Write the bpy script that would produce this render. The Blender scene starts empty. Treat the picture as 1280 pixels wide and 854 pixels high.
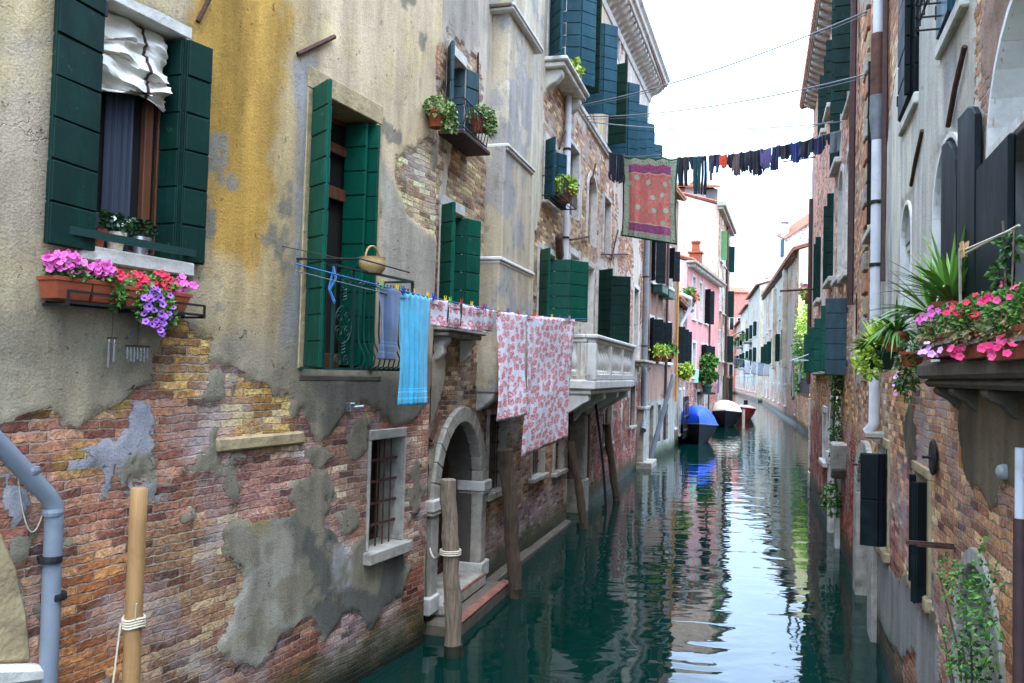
import bpy, bmesh, math, random
import numpy as np
from mathutils import Vector, Matrix
random.seed(7)
R_ = math.radians
SC = bpy.context.scene
COL = SC.collection

# ------------------------------------------------------------------ camera
FPX, HOR, ROLL, CAMH = 1050., 466., R_(1.5), 3.0
PIT = math.atan((HOR - 427) / FPX)
fw = np.array([0, math.cos(PIT), math.sin(PIT)])
r0 = np.array([1., 0, 0]); u0_ = np.array([0, -math.sin(PIT), math.cos(PIT)])
RX = math.cos(ROLL) * r0 + math.sin(ROLL) * u0_
UX = -math.sin(ROLL) * r0 + math.cos(ROLL) * u0_
CP = np.array([0, 0, CAMH])
cam = bpy.data.cameras.new('camera'); camo = bpy.data.objects.new('camera', cam); COL.objects.link(camo)
M = Matrix.Identity(4)
for i in range(3):
    M[i][0], M[i][1], M[i][2], M[i][3] = RX[i], UX[i], -fw[i], CP[i]
camo.matrix_world = M
cam.sensor_width = 36; cam.lens = 36 * FPX / 1280; cam.clip_end = 3000; cam.clip_start = .05
SC.camera = camo

# ------------------------------------------------------------------ sky, sun, exposure
SUN_EL, SUN_AZ = 62, 182      # azimuth clockwise from +Y: behind the camera
W = bpy.data.worlds.new('World'); SC.world = W; W.use_nodes = True
nt = W.node_tree; nt.nodes.clear()
def nn(nt, t, **k):
    n = nt.nodes.new(t)
    for a, b in k.items(): setattr(n, a, b)
    return n
sky = nn(nt, 'ShaderNodeTexSky', sky_type='NISHITA', sun_disc=False, sun_elevation=R_(SUN_EL), sun_rotation=R_(SUN_AZ))
sky.air_density = 1.0; sky.dust_density = .6
tc = nn(nt, 'ShaderNodeTexCoord')
mp = nn(nt, 'ShaderNodeMapping'); mp.inputs['Scale'].default_value = (1, 1, 2.6)
nz = nn(nt, 'ShaderNodeTexNoise'); nz.inputs['Scale'].default_value = 2.3; nz.inputs['Detail'].default_value = 7; nz.inputs['Roughness'].default_value = .58
cr = nn(nt, 'ShaderNodeValToRGB'); cr.color_ramp.elements[0].position = .36; cr.color_ramp.elements[1].position = .62
cr.color_ramp.elements[0].color = (.22,) * 3 + (1,); cr.color_ramp.elements[1].color = (.96,) * 3 + (1,)
mx = nn(nt, 'ShaderNodeMix', data_type='RGBA'); mx.inputs[7].default_value = (9.4, 13.0, 18.6, 1)
bg = nn(nt, 'ShaderNodeBackground'); bg.inputs['Strength'].default_value = .15
wo = nn(nt, 'ShaderNodeOutputWorld')
sz = nn(nt, 'ShaderNodeSeparateXYZ'); hz = nn(nt, 'ShaderNodeMapRange'); hz.interpolation_type = 'SMOOTHSTEP'
for i_, v_ in enumerate((.05, .34, .85, .0)): hz.inputs[i_ + 1].default_value = v_
vs_ = nn(nt, 'ShaderNodeVectorMath', operation='SCALE'); zr = nn(nt, 'ShaderNodeMapRange')      # an overcast sky is about three times brighter overhead than at the horizon
for i_, v_ in enumerate((0, 1, .50, 2.25)): zr.inputs[i_ + 1].default_value = v_
nt.links.new(sz.outputs[2], zr.inputs[0])
mxx = nn(nt, 'ShaderNodeMath', operation='MAXIMUM')
nt.links.new(tc.outputs['Generated'], sz.inputs[0]); nt.links.new(sz.outputs[2], hz.inputs[0]); nt.links.new(hz.outputs[0], mxx.inputs[0]); nt.links.new(cr.outputs[0], mxx.inputs[1])
for a, b in ((tc.outputs['Generated'], mp.inputs[0]), (mp.outputs[0], nz.inputs['Vector']), (nz.outputs['Fac'], cr.inputs[0]),
             (mxx.outputs[0], mx.inputs[0]), (sky.outputs[0], mx.inputs[6]), (mx.outputs[2], vs_.inputs[0]), (zr.outputs[0], vs_.inputs[3]), (vs_.outputs[0], bg.inputs[0]), (bg.outputs[0], wo.inputs[0])):
    nt.links.new(a, b)
sun = bpy.data.lights.new('sun', 'SUN'); sun.energy = 1.35; sun.angle = R_(50); sun.color = (1, .91, .78)
suno = bpy.data.objects.new('sun', sun); COL.objects.link(suno)
az, el = R_(SUN_AZ), R_(SUN_EL)
sd_ = Vector((math.sin(az) * math.cos(el), math.cos(az) * math.cos(el), math.sin(el)))
suno.rotation_euler = sd_.to_track_quat('Z', 'Y').to_euler(); suno.location = (0, 0, 30)
SC.view_settings.view_transform = 'Standard'; SC.view_settings.look = 'None'; SC.view_settings.gamma = 1
SC.view_settings.exposure = 1.22
SC.view_settings.use_curve_mapping = False
SC.render.engine = 'CYCLES'
SC.cycles.use_denoising = True
SC.cycles.max_bounces = 6; SC.cycles.diffuse_bounces = 4; SC.cycles.glossy_bounces = 3; SC.cycles.transmission_bounces = 2
SC.cycles.caustics_reflective = False; SC.cycles.caustics_refractive = False

# ------------------------------------------------------------------ pixel <-> world helpers (place measurements)
def ray(x, y): return fw + RX * (x - 640) / FPX + UX * (427 - y) / FPX
def ground(x, y, z=0):
    d = ray(x, y); return CP + d * (z - CAMH) / d[2]
def proj(p):
    d = np.array(p) - CP; z = d @ fw; return 640 + FPX * (d @ RX) / z, 427 - FPX * (d @ UX) / z
def depth(p): return (np.array(p) - CP) @ fw
class Fac:      # facade frame: u to the right as seen from the canal, v up, d outwards over the water
    def __init__(s, a, b):
        s.o = np.array([a[0], a[1], 0.]); d = np.array([b[0] - a[0], b[1] - a[1], 0.]); s.L = np.linalg.norm(d)
        s.t = d / s.L; s.n = np.array([s.t[1], -s.t[0], 0.]); s.rz = math.atan2(s.t[1], s.t[0])
    def px(s, x, y, d=0.):
        r = ray(x, y); o = s.o + s.n * d; k = ((o - CP) @ s.n) / (r @ s.n); p = CP + r * k - o
        return float(p @ s.t), float(p[2])
    def w(s, u, v, d=0.): return s.o + s.t * u + s.n * d + np.array([0, 0, v])
    def wp(s, x, y, d=0.): u, v = s.px(x, y, d); return s.w(u, v, d)
    def poly(s, pts, d=0.): return np.array([s.px(x, y, d) for x, y in pts])
def vpdir(x):
    d = ray(x, HOR + (x - 640) * math.tan(ROLL)); return d

# ------------------------------------------------------------------ noise
def _h(ix, iy, s):
    n = (ix.astype(np.int64) * 374761393 + iy.astype(np.int64) * 668265263 + s * 1442695041) & 0x7fffffff
    n = ((n ^ (n >> 13)) * 1274126177) & 0x7fffffff
    return ((n ^ (n >> 16)) & 0xffff) / 65535.
def vnoise(x, y, s):
    ix, iy = np.floor(x), np.floor(y); fx, fy = x - ix, y - iy
    fx = fx * fx * (3 - 2 * fx); fy = fy * fy * (3 - 2 * fy)
    a = _h(ix, iy, s); b = _h(ix + 1, iy, s); c = _h(ix, iy + 1, s); d = _h(ix + 1, iy + 1, s)
    return (a + (b - a) * fx) * (1 - fy) + (c + (d - c) * fx) * fy
def N(u, v, sc=1., seed=1, octv=4):     # fbm about -1..1
    r = 0; a = 1.; t = 0
    for k in range(octv):
        r = r + a * (vnoise(u * sc * 2 ** k + 17.3 * k, v * sc * 2 ** k + 5.1 * k, seed + k) * 2 - 1); t += a; a *= .55
    return r / t
def sm(x, a, b):
    t = np.clip((x - a) / (b - a), 0, 1); return t * t * (3 - 2 * t)
def sdf(U, V, P):       # signed distance, + inside
    n = len(P); dmin = np.full(U.shape, 1e9); ins = np.zeros(U.shape, bool)
    for i in range(n):
        a, b = P[i], P[(i + 1) % n]; ex, ey = b - a
        L = ex * ex + ey * ey + 1e-12
        t = np.clip(((U - a[0]) * ex + (V - a[1]) * ey) / L, 0, 1)
        dmin = np.minimum(dmin, (U - a[0] - t * ex) ** 2 + (V - a[1] - t * ey) ** 2)
        c = ((a[1] > V) != (b[1] > V)) & (U < (b[0] - a[0]) * (V - a[1]) / (b[1] - a[1] + 1e-12) + a[0]); ins ^= c
    return np.where(ins, 1, -1) * np.sqrt(dmin)
def S(r, g, b, k=1.):
    f = lambda c: (c / 255 / 12.92 if c / 255 <= .04045 else ((c / 255 + .055) / 1.055) ** 2.4) * k
    return (f(r), f(g), f(b))
def mixc(c, col, w): return c * (1 - w[..., None]) + np.array(col) * w[..., None]

# ------------------------------------------------------------------ materials
MATS = {}
class NT:
    def __init__(s, name):
        m = bpy.data.materials.new(name); m.use_nodes = True; s.m = m; s.t = m.node_tree; s.t.nodes.clear()
        s.out = s.n('ShaderNodeOutputMaterial'); s.b = s.n('ShaderNodeBsdfPrincipled'); s.l(s.b.outputs[0], s.out.inputs[0]); MATS[name] = m
    def n(s, t, **k): return nn(s.t, t, **k)
    def l(s, a, b): s.t.links.new(a, b)
    def set(s, sock, v):
        if hasattr(v, 'is_linked') or isinstance(v, bpy.types.NodeSocket): s.l(v, sock)
        else: sock.default_value = v
    def math(s, op, a, b=None, c=None, clamp=False):
        n = s.n('ShaderNodeMath', operation=op, use_clamp=clamp); s.set(n.inputs[0], a)
        if b is not None: s.set(n.inputs[1], b)
        if c is not None: s.set(n.inputs[2], c)
        return n.outputs[0]
    def noise(s, vec, sc, det=4, rough=.55, dist=0., out='Fac'):
        n = s.n('ShaderNodeTexNoise'); n.inputs['Scale'].default_value = sc; n.inputs['Detail'].default_value = det
        n.inputs['Roughness'].default_value = rough; n.inputs['Distortion'].default_value = dist
        if vec is not None: s.l(vec, n.inputs['Vector'])
        return n.outputs[out]
    def ramp(s, f, stops, interp='LINEAR'):
        n = s.n('ShaderNodeValToRGB'); e = n.color_ramp; e.interpolation = interp
        while len(e.elements) < len(stops): e.elements.new(.5)
        for el, (p, c) in zip(e.elements, stops):
            el.position = p; el.color = (c, c, c, 1) if isinstance(c, (int, float)) else tuple(c[:3]) + (1,)
        s.l(f, n.inputs[0]); return n.outputs[0]
    def mr(s, v, a, b, c, d, smooth=False):
        n = s.n('ShaderNodeMapRange'); n.interpolation_type = 'SMOOTHSTEP' if smooth else 'LINEAR'
        s.set(n.inputs[0], v)
        for i, x in enumerate((a, b, c, d)): s.set(n.inputs[i + 1], x)
        return n.outputs[0]
    def mix(s, f, a, b, mode='MIX'):
        n = s.n('ShaderNodeMix', data_type='RGBA', blend_type=mode)
        s.set(n.inputs[0], f)
        for k, v in ((6, a), (7, b)):
            if isinstance(v, (tuple, list)): n.inputs[k].default_value = tuple(v[:3]) + (1,)
            else: s.l(v, n.inputs[k])
        return n.outputs[2]
    def scalec(s, c, f):      # colour * scalar
        n = s.n('ShaderNodeVectorMath', operation='SCALE'); s.l(c, n.inputs[0]); s.set(n.inputs[3], f); return n.outputs[0]
    def mapping(s, vec, scale=(1, 1, 1), rot=(0, 0, 0)):
        n = s.n('ShaderNodeMapping'); n.inputs['Scale'].default_value = scale; n.inputs['Rotation'].default_value = rot; s.l(vec, n.inputs[0]); return n.outputs[0]
    def obj(s): return s.n('ShaderNodeTexCoord').outputs['Object']
    def bump(s, h, dist=1., strength=1.):
        n = s.n('ShaderNodeBump'); n.inputs['Distance'].default_value = dist; n.inputs['Strength'].default_value = strength
        s.l(h, n.inputs['Height']); s.l(n.outputs[0], s.b.inputs['Normal'])
    def col(s, c):
        if isinstance(c, (tuple, list)): s.b.inputs['Base Color'].default_value = tuple(c[:3]) + (1,)
        else: s.l(c, s.b.inputs['Base Color'])
    def rough(s, v): s.set(s.b.inputs['Roughness'], v)

def mk_wall(name, bw=.24, bh=.060, mort=S(178, 168, 150), relief=1., algae=.62):
    t = NT(name); o = t.obj()
    sx = t.n('ShaderNodeSeparateXYZ'); t.l(o, sx.inputs[0])
    X = t.math('ADD', sx.outputs[0], sx.outputs[1]); Z = sx.outputs[2]
    cb = t.n('ShaderNodeCombineXYZ'); t.l(X, cb.inputs[0]); t.l(Z, cb.inputs[1]); P = cb.outputs[0]
    wn = t.noise(P, 2.2, 3, out='Color'); 
    v1 = t.n('ShaderNodeVectorMath', operation='SUBTRACT'); t.l(wn, v1.inputs[0]); v1.inputs[1].default_value = (.5, .5, .5)
    v2 = t.n('ShaderNodeVectorMath', operation='SCALE'); t.l(v1.outputs[0], v2.inputs[0]); v2.inputs[3].default_value = .07
    wn2 = t.noise(P, 22, 2, out='Color')
    v3 = t.n('ShaderNodeVectorMath', operation='SUBTRACT'); t.l(wn2, v3.inputs[0]); v3.inputs[1].default_value = (.5, .5, .5)
    v4 = t.n('ShaderNodeVectorMath', operation='SCALE'); t.l(v3.outputs[0], v4.inputs[0]); v4.inputs[3].default_value = .027
    a1 = t.n('ShaderNodeVectorMath', operation='ADD'); t.l(P, a1.inputs[0]); t.l(v2.outputs[0], a1.inputs[1])
    a2 = t.n('ShaderNodeVectorMath', operation='ADD'); t.l(a1.outputs[0], a2.inputs[0]); t.l(v4.outputs[0], a2.inputs[1])
    Q = a2.outputs[0]
    br = t.n('ShaderNodeTexBrick'); br.offset = .5; br.offset_frequency = 2; br.squash = 1
    t.l(Q, br.inputs['Vector']); br.inputs['Scale'].default_value = 1; br.inputs['Mortar Size'].default_value = .0075
    br.inputs['Mortar Smooth'].default_value = .55; br.inputs['Brick Width'].default_value = bw; br.inputs['Row Height'].default_value = bh
    mo = br.outputs['Fac']
    q = t.n('ShaderNodeSeparateXYZ'); t.l(Q, q.inputs[0])
    row = t.math('FLOOR', t.math('DIVIDE', q.outputs[1], bh))
    off = t.math('MULTIPLY', t.math('SUBTRACT', 1., t.math('FLOORED_MODULO', row, 2.)), bw * .5)
    colm = t.math('FLOOR', t.math('DIVIDE', t.math('ADD', q.outputs[0], off), bw))
    ci = t.n('ShaderNodeCombineXYZ'); t.l(row, ci.inputs[0]); t.l(colm, ci.inputs[1])
    w = t.n('ShaderNodeTexWhiteNoise', noise_dimensions='2D'); t.l(ci.outputs[0], w.inputs['Vector'])
    rnd = w.outputs['Value']
    pal = t.ramp(rnd, [(0, (.34, .30, .34)), (.15, (.66, .52, .52)), (.38, (1, .92, .86)), (.55, (1.3, 1.3, 1.1)), (.7, (.85, .72, .8)), (.85, (1.55, 1.6, 1.45)), (1, (1.9, 2.4, 2.3))])
    bc = t.n('ShaderNodeAttribute', attribute_name='bcol').outputs['Color']
    pc = t.n('ShaderNodeAttribute', attribute_name='pcol').outputs['Color']
    mk = t.n('ShaderNodeAttribute', attribute_name='mask').outputs['Fac']
    nb = t.noise(P, 26, 5, .65); nm = t.noise(P, 3.1, 5, .6)
    brick = t.scalec(t.mix(1., bc, pal, 'MULTIPLY'), t.mr(nb, .3, .7, .5, 1.5))
    brick = t.scalec(brick, t.mr(nm, .3, .7, .62, 1.35))
    mcol = t.scalec(t.mix(.2, mort, bc), t.mr(nb, .3, .7, .5, 1.2))
    brick = t.mix(t.math('MULTIPLY', mo, t.mr(nm, .35, .65, 1., .3)), brick, mcol)
    # salts and soot on the bricks
    so = t.noise(P, 1.3, 6, .65)
    brick = t.mix(t.mr(so, .50, .66, 0, .7), brick, S(188, 172, 166)); brick = t.mix(t.mr(so, .36, .26, 0, .5), brick, S(62, 52, 46))
    st = t.noise(t.mapping(P, (2.6, .45, 1)), 1.6, 6, .62); fine = t.noise(P, 60, 4, .7); big = t.noise(P, .8, 6, .6)
    pl = t.scalec(pc, t.mr(st, .3, .7, .64, 1.28)); pl = t.scalec(pl, t.mr(fine, .3, .7, .74, 1.22))
    pl = t.mix(t.mr(big, .55, .75, 0, .45), pl, t.scalec(pc, 1.35)); pl = t.mix(t.mr(t.noise(P, 5, 7, .75), .54, .68, 0, .6), pl, t.scalec(pc, .55))
    # hairline cracks
    vo = t.n('ShaderNodeTexVoronoi', feature='DISTANCE_TO_EDGE'); vo.inputs['Scale'].default_value = .9
    dv = t.n('ShaderNodeVectorMath', operation='ADD'); t.l(P, dv.inputs[0]); vv = t.n('ShaderNodeVectorMath', operation='SCALE'); t.l(t.noise(P, 3, 4, .6, out='Color'), vv.inputs[0]); vv.inputs[3].default_value = .6; t.l(vv.outputs[0], dv.inputs[1]); t.l(dv.outputs[0], vo.inputs['Vector'])
    crk = t.math('MULTIPLY', t.mr(vo.outputs['Distance'], .0, .008, 1., 0.), t.mr(big, .56, .64, 0, 1))
    pl = t.mix(t.math('MULTIPLY', crk, .35), pl, S(70, 60, 50))
    pit = t.mr(t.noise(P, 15, 4, .6, 1.), .66, .72, 0, 1); pl = t.mix(t.math('MULTIPLY', pit, .6), pl, t.scalec(pc, .4))
    m0 = t.math('ADD', t.math('ADD', mk, t.math('MULTIPLY', t.math('SUBTRACT', rnd, .5), .16)), t.math('MULTIPLY', t.math('SUBTRACT', t.noise(P, 8, 7, .72), .5), .5))
    m = t.mr(m0, .49, .515, 0, 1, True)
    c = t.mix(m, brick, pl)
    # green slime at the water line
    za = t.math('ADD', Z, t.math('MULTIPLY', t.math('SUBTRACT', t.noise(P, 2.5, 4), .5), .5))
    c = t.mix(t.mr(za, algae, algae * .45, 0, .75, True), c, S(70, 76, 40)); c = t.mix(t.mr(za, algae * .6, .04, 0, .95, True), c, S(26, 32, 20))
    t.col(c); t.rough(t.mr(za, .1, .4, .45, .92)); t.b.inputs['Specular IOR Level'].default_value = .25
    hb = t.math('ADD', t.math('MULTIPLY', t.math('SUBTRACT', 1., mo), t.math('MULTIPLY_ADD', rnd, .014 * relief, .006 * relief)), t.math('MULTIPLY', nb, .022 * relief))
    hp = t.math('ADD', t.math('MULTIPLY', fine, .006), t.math('ADD', t.math('MULTIPLY', t.noise(P, 10, 6, .7), .010), .030)); hp = t.math('SUBTRACT', hp, t.math('ADD', t.math('MULTIPLY', crk, .006), t.math('MULTIPLY', pit, .012)))
    h = t.math('ADD', t.math('MULTIPLY', hb, t.math('SUBTRACT', 1., m)), t.math('MULTIPLY', hp, m))
    t.bump(h, 1.); return t.m
WALL = mk_wall('masonry_weathered'); WALLF = mk_wall('masonry_far', relief=.7)

def plain(name, c, rough=.7, var=.25, sc=6, bump=.0, bsc=40, metal=0., spec=.4, streak=None, dirt=None, chip=None):
    t = NT(name); o = t.obj(); v = t.mapping(o, streak) if streak else o
    k = t.noise(v, sc, 5, .62)
    cn = t.n('ShaderNodeRGB'); cn.outputs[0].default_value = tuple(c) + (1,)
    x = t.scalec(cn.outputs[0], t.mr(k, .28, .72, 1 - var, 1 + var))
    if dirt: x = t.mix(t.mr(t.noise(o, 3.3, 6, .68), .52, .72, 0, .8), x, dirt)
    if chip: x = t.mix(t.mr(t.noise(o, 11, 7, .75, .3), .635, .66, 0, .8), x, chip); x = t.mix(t.mr(t.noise(t.mapping(o, (1, 1, .12)), 9, 5, .7), .55, .75, 0, .35), x, t.scalec(x, 2.4))
    t.col(x); t.rough(t.mr(k, .3, .7, min(1, rough + .1), max(.02, rough - .1))); t.b.inputs['Metallic'].default_value = metal
    t.b.inputs['Specular IOR Level'].default_value = spec
    if bump: t.bump(t.noise(v, bsc, 5, .6), bump)
    return t.m
plain('stone_white', S(200, 194, 182), .8, .22, 5, .006, 30, dirt=S(110, 102, 90))
plain('stone_grey', S(158, 150, 136), .85, .3, 6, .008, 25, dirt=S(80, 74, 64))
plain('stone_sand', S(168, 148, 110), .9, .25, 7, .012, 22, dirt=S(105, 92, 70))
plain('paint_green_dark', S(2, 38, 30), .6, .35, 4, .002, 30, streak=(1, 1, .3), dirt=S(10, 52, 42), spec=.2, chip=S(60, 84, 74))
plain('paint_green', S(2, 70, 54), .42, .35, 4, .002, 30, streak=(1, 1, .3), dirt=S(16, 90, 70), spec=.25, chip=S(70, 104, 88))
plain('paint_teal', S(8, 56, 66), .5, .25, 4, .002, 30, streak=(1, 1, .3), dirt=S(26, 74, 84), spec=.25, chip=S(84, 110, 112))
plain('paint_blue_worn', S(40, 68, 76), .6, .35, 12, .003, 40, streak=(1, 1, .3), dirt=S(58, 62, 60))
plain('paint_black_green', S(4, 15, 18), .6, .3, 4, .002, 30, spec=.2, streak=(1, 1, .3), dirt=S(24, 40, 42))
plain('paint_green_light', S(96, 140, 84), .6, .2, 5)
plain('wood_brown', S(92, 52, 28), .6, .35, 5, .004, 30, streak=(6, 6, .5))
plain('wood_door', S(58, 36, 26), .7, .4, 4, .004, 30, streak=(8, 8, .5))
plain('wood_grey', S(138, 120, 98), .9, .55, 5, .025, 14, streak=(9, 9, .7), dirt=S(78, 62, 48))
plain('wood_dark', S(84, 68, 52), .9, .5, 5, .025, 14, streak=(9, 9, .7), dirt=S(52, 42, 32))
plain('wood_bleached', S(158, 146, 128), .9, .3, 5, .012, 18, streak=(9, 9, .7), dirt=S(112, 96, 78))
plain('pole_tan', S(160, 122, 76), .6, .2, 4, .004, 20, streak=(6, 6, .5), dirt=S(126, 92, 56))
plain('iron_black', S(26, 26, 27), .6, .3, 20, .002, 60)
plain('iron_rust', S(74, 46, 36), .85, .4, 20, .004, 60)
plain('iron_green', S(16, 52, 46), .5, .25, 20)
plain('pipe_grey', S(120, 127, 135), .45, .12, 5, dirt=S(96, 102, 106))
plain('pipe_white', S(212, 212, 214), .45, .08, 5, dirt=S(180, 178, 176))
plain('pipe_rust', S(92, 58, 44), .7, .35, 9, .003, 40)
plain('pipe_brown', S(74, 52, 48), .6, .25, 9)
plain('copper_grey', S(112, 116, 118), .5, .25, 9)
plain('terracotta', S(146, 70, 40), .75, .25, 8, .003, 40, dirt=S(112, 60, 40))
plain('brick_edge', S(136, 84, 68), .9, .35, 9, .012, 22, dirt=S(96, 78, 66))
plain('brick_pale', S(176, 118, 84), .9, .3, 7, .012, 22)
plain('stone_balcony', S(214, 212, 204), .8, .12, 5, .006, 30, dirt=S(172, 168, 158))
plain('plaster_grey', S(160, 156, 148), .92, .25, 2.5, .006, 40, dirt=S(126, 124, 120))
plain('stone_dark', S(92, 82, 68), .9, .3, 6, .01, 22)
plain('roof_tile', S(164, 104, 78), .85, .4, 5, .01, 20, dirt=S(120, 92, 76))
plain('plaster_white', S(216, 212, 204), .9, .1, 4, .004, 30, dirt=S(176, 170, 160))
plain('plaster_beige', S(176, 162, 138), .92, .28, 1.6, .008, 40, dirt=S(146, 144, 140))
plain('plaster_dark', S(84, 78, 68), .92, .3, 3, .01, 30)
plain('dark_room', S(20, 18, 16), .95, .2, 2)  # near-black colour paints the shade of unlit rooms behind openings
plain('curtain', S(62, 68, 80), .9, .15, 3, streak=(8, 8, .3))
plain('canvas', S(214, 208, 194), .85, .1, 5, .003, 60)
plain('canvas_tape', S(58, 34, 34), .8, .1, 5)
plain('plastic_green', S(16, 62, 56), .45, .1, 5)
plain('wicker', S(176, 142, 92), .8, .35, 60, .006, 90)
plain('wicker_white', S(206, 190, 160), .8, .35, 60, .006, 90)
plain('tin', S(170, 172, 174), .3, .1, 5, metal=.8)
plain('white_paint', S(222, 222, 220), .6, .1, 4, dirt=S(188, 184, 178))
plain('rope', S(196, 184, 158), .9, .2, 40)
plain('wire', S(120, 124, 128), .6, .1, 5)
plain('line_blue', S(50, 110, 160), .6, .1, 5)
plain('yellow_box', S(176, 124, 44), .8, .2, 6)
plain('lamp_glass', S(150, 150, 146), .25, .1, 5)
for nm, c in dict(yellow=(232, 190, 30), green=(120, 190, 40), red=(200, 36, 40), blue=(24, 60, 170), wood=(200, 160, 100)).items():
    plain('peg_' + nm, S(*c), .4, .05, 5)
for nm, c in dict(black=(24, 26, 36), navy=(28, 36, 66), blue=(34, 46, 104), teal=(20, 62, 68), orange=(226, 74, 44), brown=(92, 76, 74), purple=(96, 84, 132),
                  grey=(92, 94, 98), denim=(86, 104, 134), aqua=(74, 172, 206), white=(214, 214, 216), paleblue=(176, 190, 214), mint=(150, 206, 160), magenta=(190, 40, 90)).items():
    t = NT('cloth_' + nm); o = t.obj(); k = t.noise(o, 140, 3, .7); k2 = t.noise(o, 7, 4)
    cn = t.n('ShaderNodeRGB'); cn.outputs[0].default_value = S(*c) + (1,)
    cx_ = t.scalec(t.scalec(cn.outputs[0], t.mr(k, .3, .7, .75, 1.25)), t.mr(k2, .3, .7, .85, 1.12))
    if nm in ('aqua', 'denim'):
        us = t.n('ShaderNodeSeparateXYZ'); t.l(t.n('ShaderNodeTexCoord').outputs['UV'], us.inputs[0])
        for z0_, z1_ in ((.06, .075), (.12, .14), (.155, .165)): cx_ = t.mix(t.math('MULTIPLY', t.math('GREATER_THAN', us.outputs[1], z0_), t.math('LESS_THAN', us.outputs[1], z1_)), cx_, t.scalec(cx_, 1.45))
    t.col(cx_); t.rough(.95); t.b.inputs['Specular IOR Level'].default_value = .1
    t.b.inputs['Sheen Weight'].default_value = .25; t.bump(k, .004)
def mk_patched():
    t = NT('plaster_patched'); o = t.obj(); big = t.noise(o, 1.0, 6, .62); mid = t.noise(o, 4, 6, .7); fine = t.noise(o, 45, 4, .7); st = t.noise(t.mapping(o, (3, 3, .4)), 1.5, 5, .6)
    c = t.mix(t.mr(big, .48, .53, 0, .8, True), S(188, 172, 144), S(158, 155, 152)); c = t.mix(t.mr(t.noise(o, .8, 6, .65, .4), .57, .60, 0, .8), c, S(206, 192, 166))
    c = t.mix(t.mr(mid, .56, .66, 0, .55), c, S(116, 106, 92)); c = t.scalec(t.scalec(c, t.mr(st, .3, .7, .7, 1.2)), t.mr(fine, .3, .7, .82, 1.15)); t.col(c); t.rough(.92); t.b.inputs['Specular IOR Level'].default_value = .2
    t.bump(t.math('ADD', t.math('MULTIPLY', mid, .012), t.math('MULTIPLY', fine, .005)), 1.)
mk_patched()
def mk_glass():
    t = NT('window_glass'); t.col(S(26, 30, 34)); t.rough(.08); t.b.inputs['Specular IOR Level'].default_value = .5; t.bump(t.noise(t.obj(), 3, 2), .004)
mk_glass()
def mk_roses():
    t = NT('cloth_roses'); uv = t.n('ShaderNodeTexCoord').outputs['UV']
    def vor(sc, feat='F1', rnd=.8):
        v = t.n('ShaderNodeTexVoronoi', feature=feat, voronoi_dimensions='2D'); v.inputs['Scale'].default_value = sc; v.inputs['Randomness'].default_value = rnd; return v
    d = t.n('ShaderNodeVectorMath', operation='ADD'); sc = t.n('ShaderNodeVectorMath', operation='SCALE'); t.l(t.noise(uv, 22, 3, out='Color'), sc.inputs[0]); sc.inputs[3].default_value = .07; t.l(uv, d.inputs[0]); t.l(sc.outputs[0], d.inputs[1])
    v = vor(9.5); t.l(d.outputs[0], v.inputs['Vector']); pet = t.noise(d.outputs[0], 34, 2, .5, 2.)
    rose = t.math('MULTIPLY', t.mr(v.outputs['Distance'], .44, .41, 0, 1), t.mr(pet, .42, .48, .0, 1.))
    v2 = vor(24, rnd=1); t.l(d.outputs[0], v2.inputs['Vector']); leaf = t.math('MULTIPLY', t.mr(v2.outputs['Distance'], .28, .24, 0, 1), t.mr(t.noise(uv, 5, 2), .48, .54, 0, 1))
    sep = t.n('ShaderNodeSeparateColor'); t.l(v.outputs['Color'], sep.inputs[0])
    rc = t.ramp(sep.outputs[0], [(0, S(196, 62, 70)), (.5, S(206, 84, 92)), (1, S(186, 74, 82))]); rc = t.mix(t.mr(pet, .5, .62, 0, .7), rc, S(232, 178, 178))
    c = t.mix(leaf, S(226, 222, 228), S(196, 178, 186)); c = t.mix(rose, c, rc); t.col(c); t.rough(.95); t.b.inputs['Specular IOR Level'].default_value = .1
    t.b.inputs['Transmission Weight'].default_value = 0
mk_roses()
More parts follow.
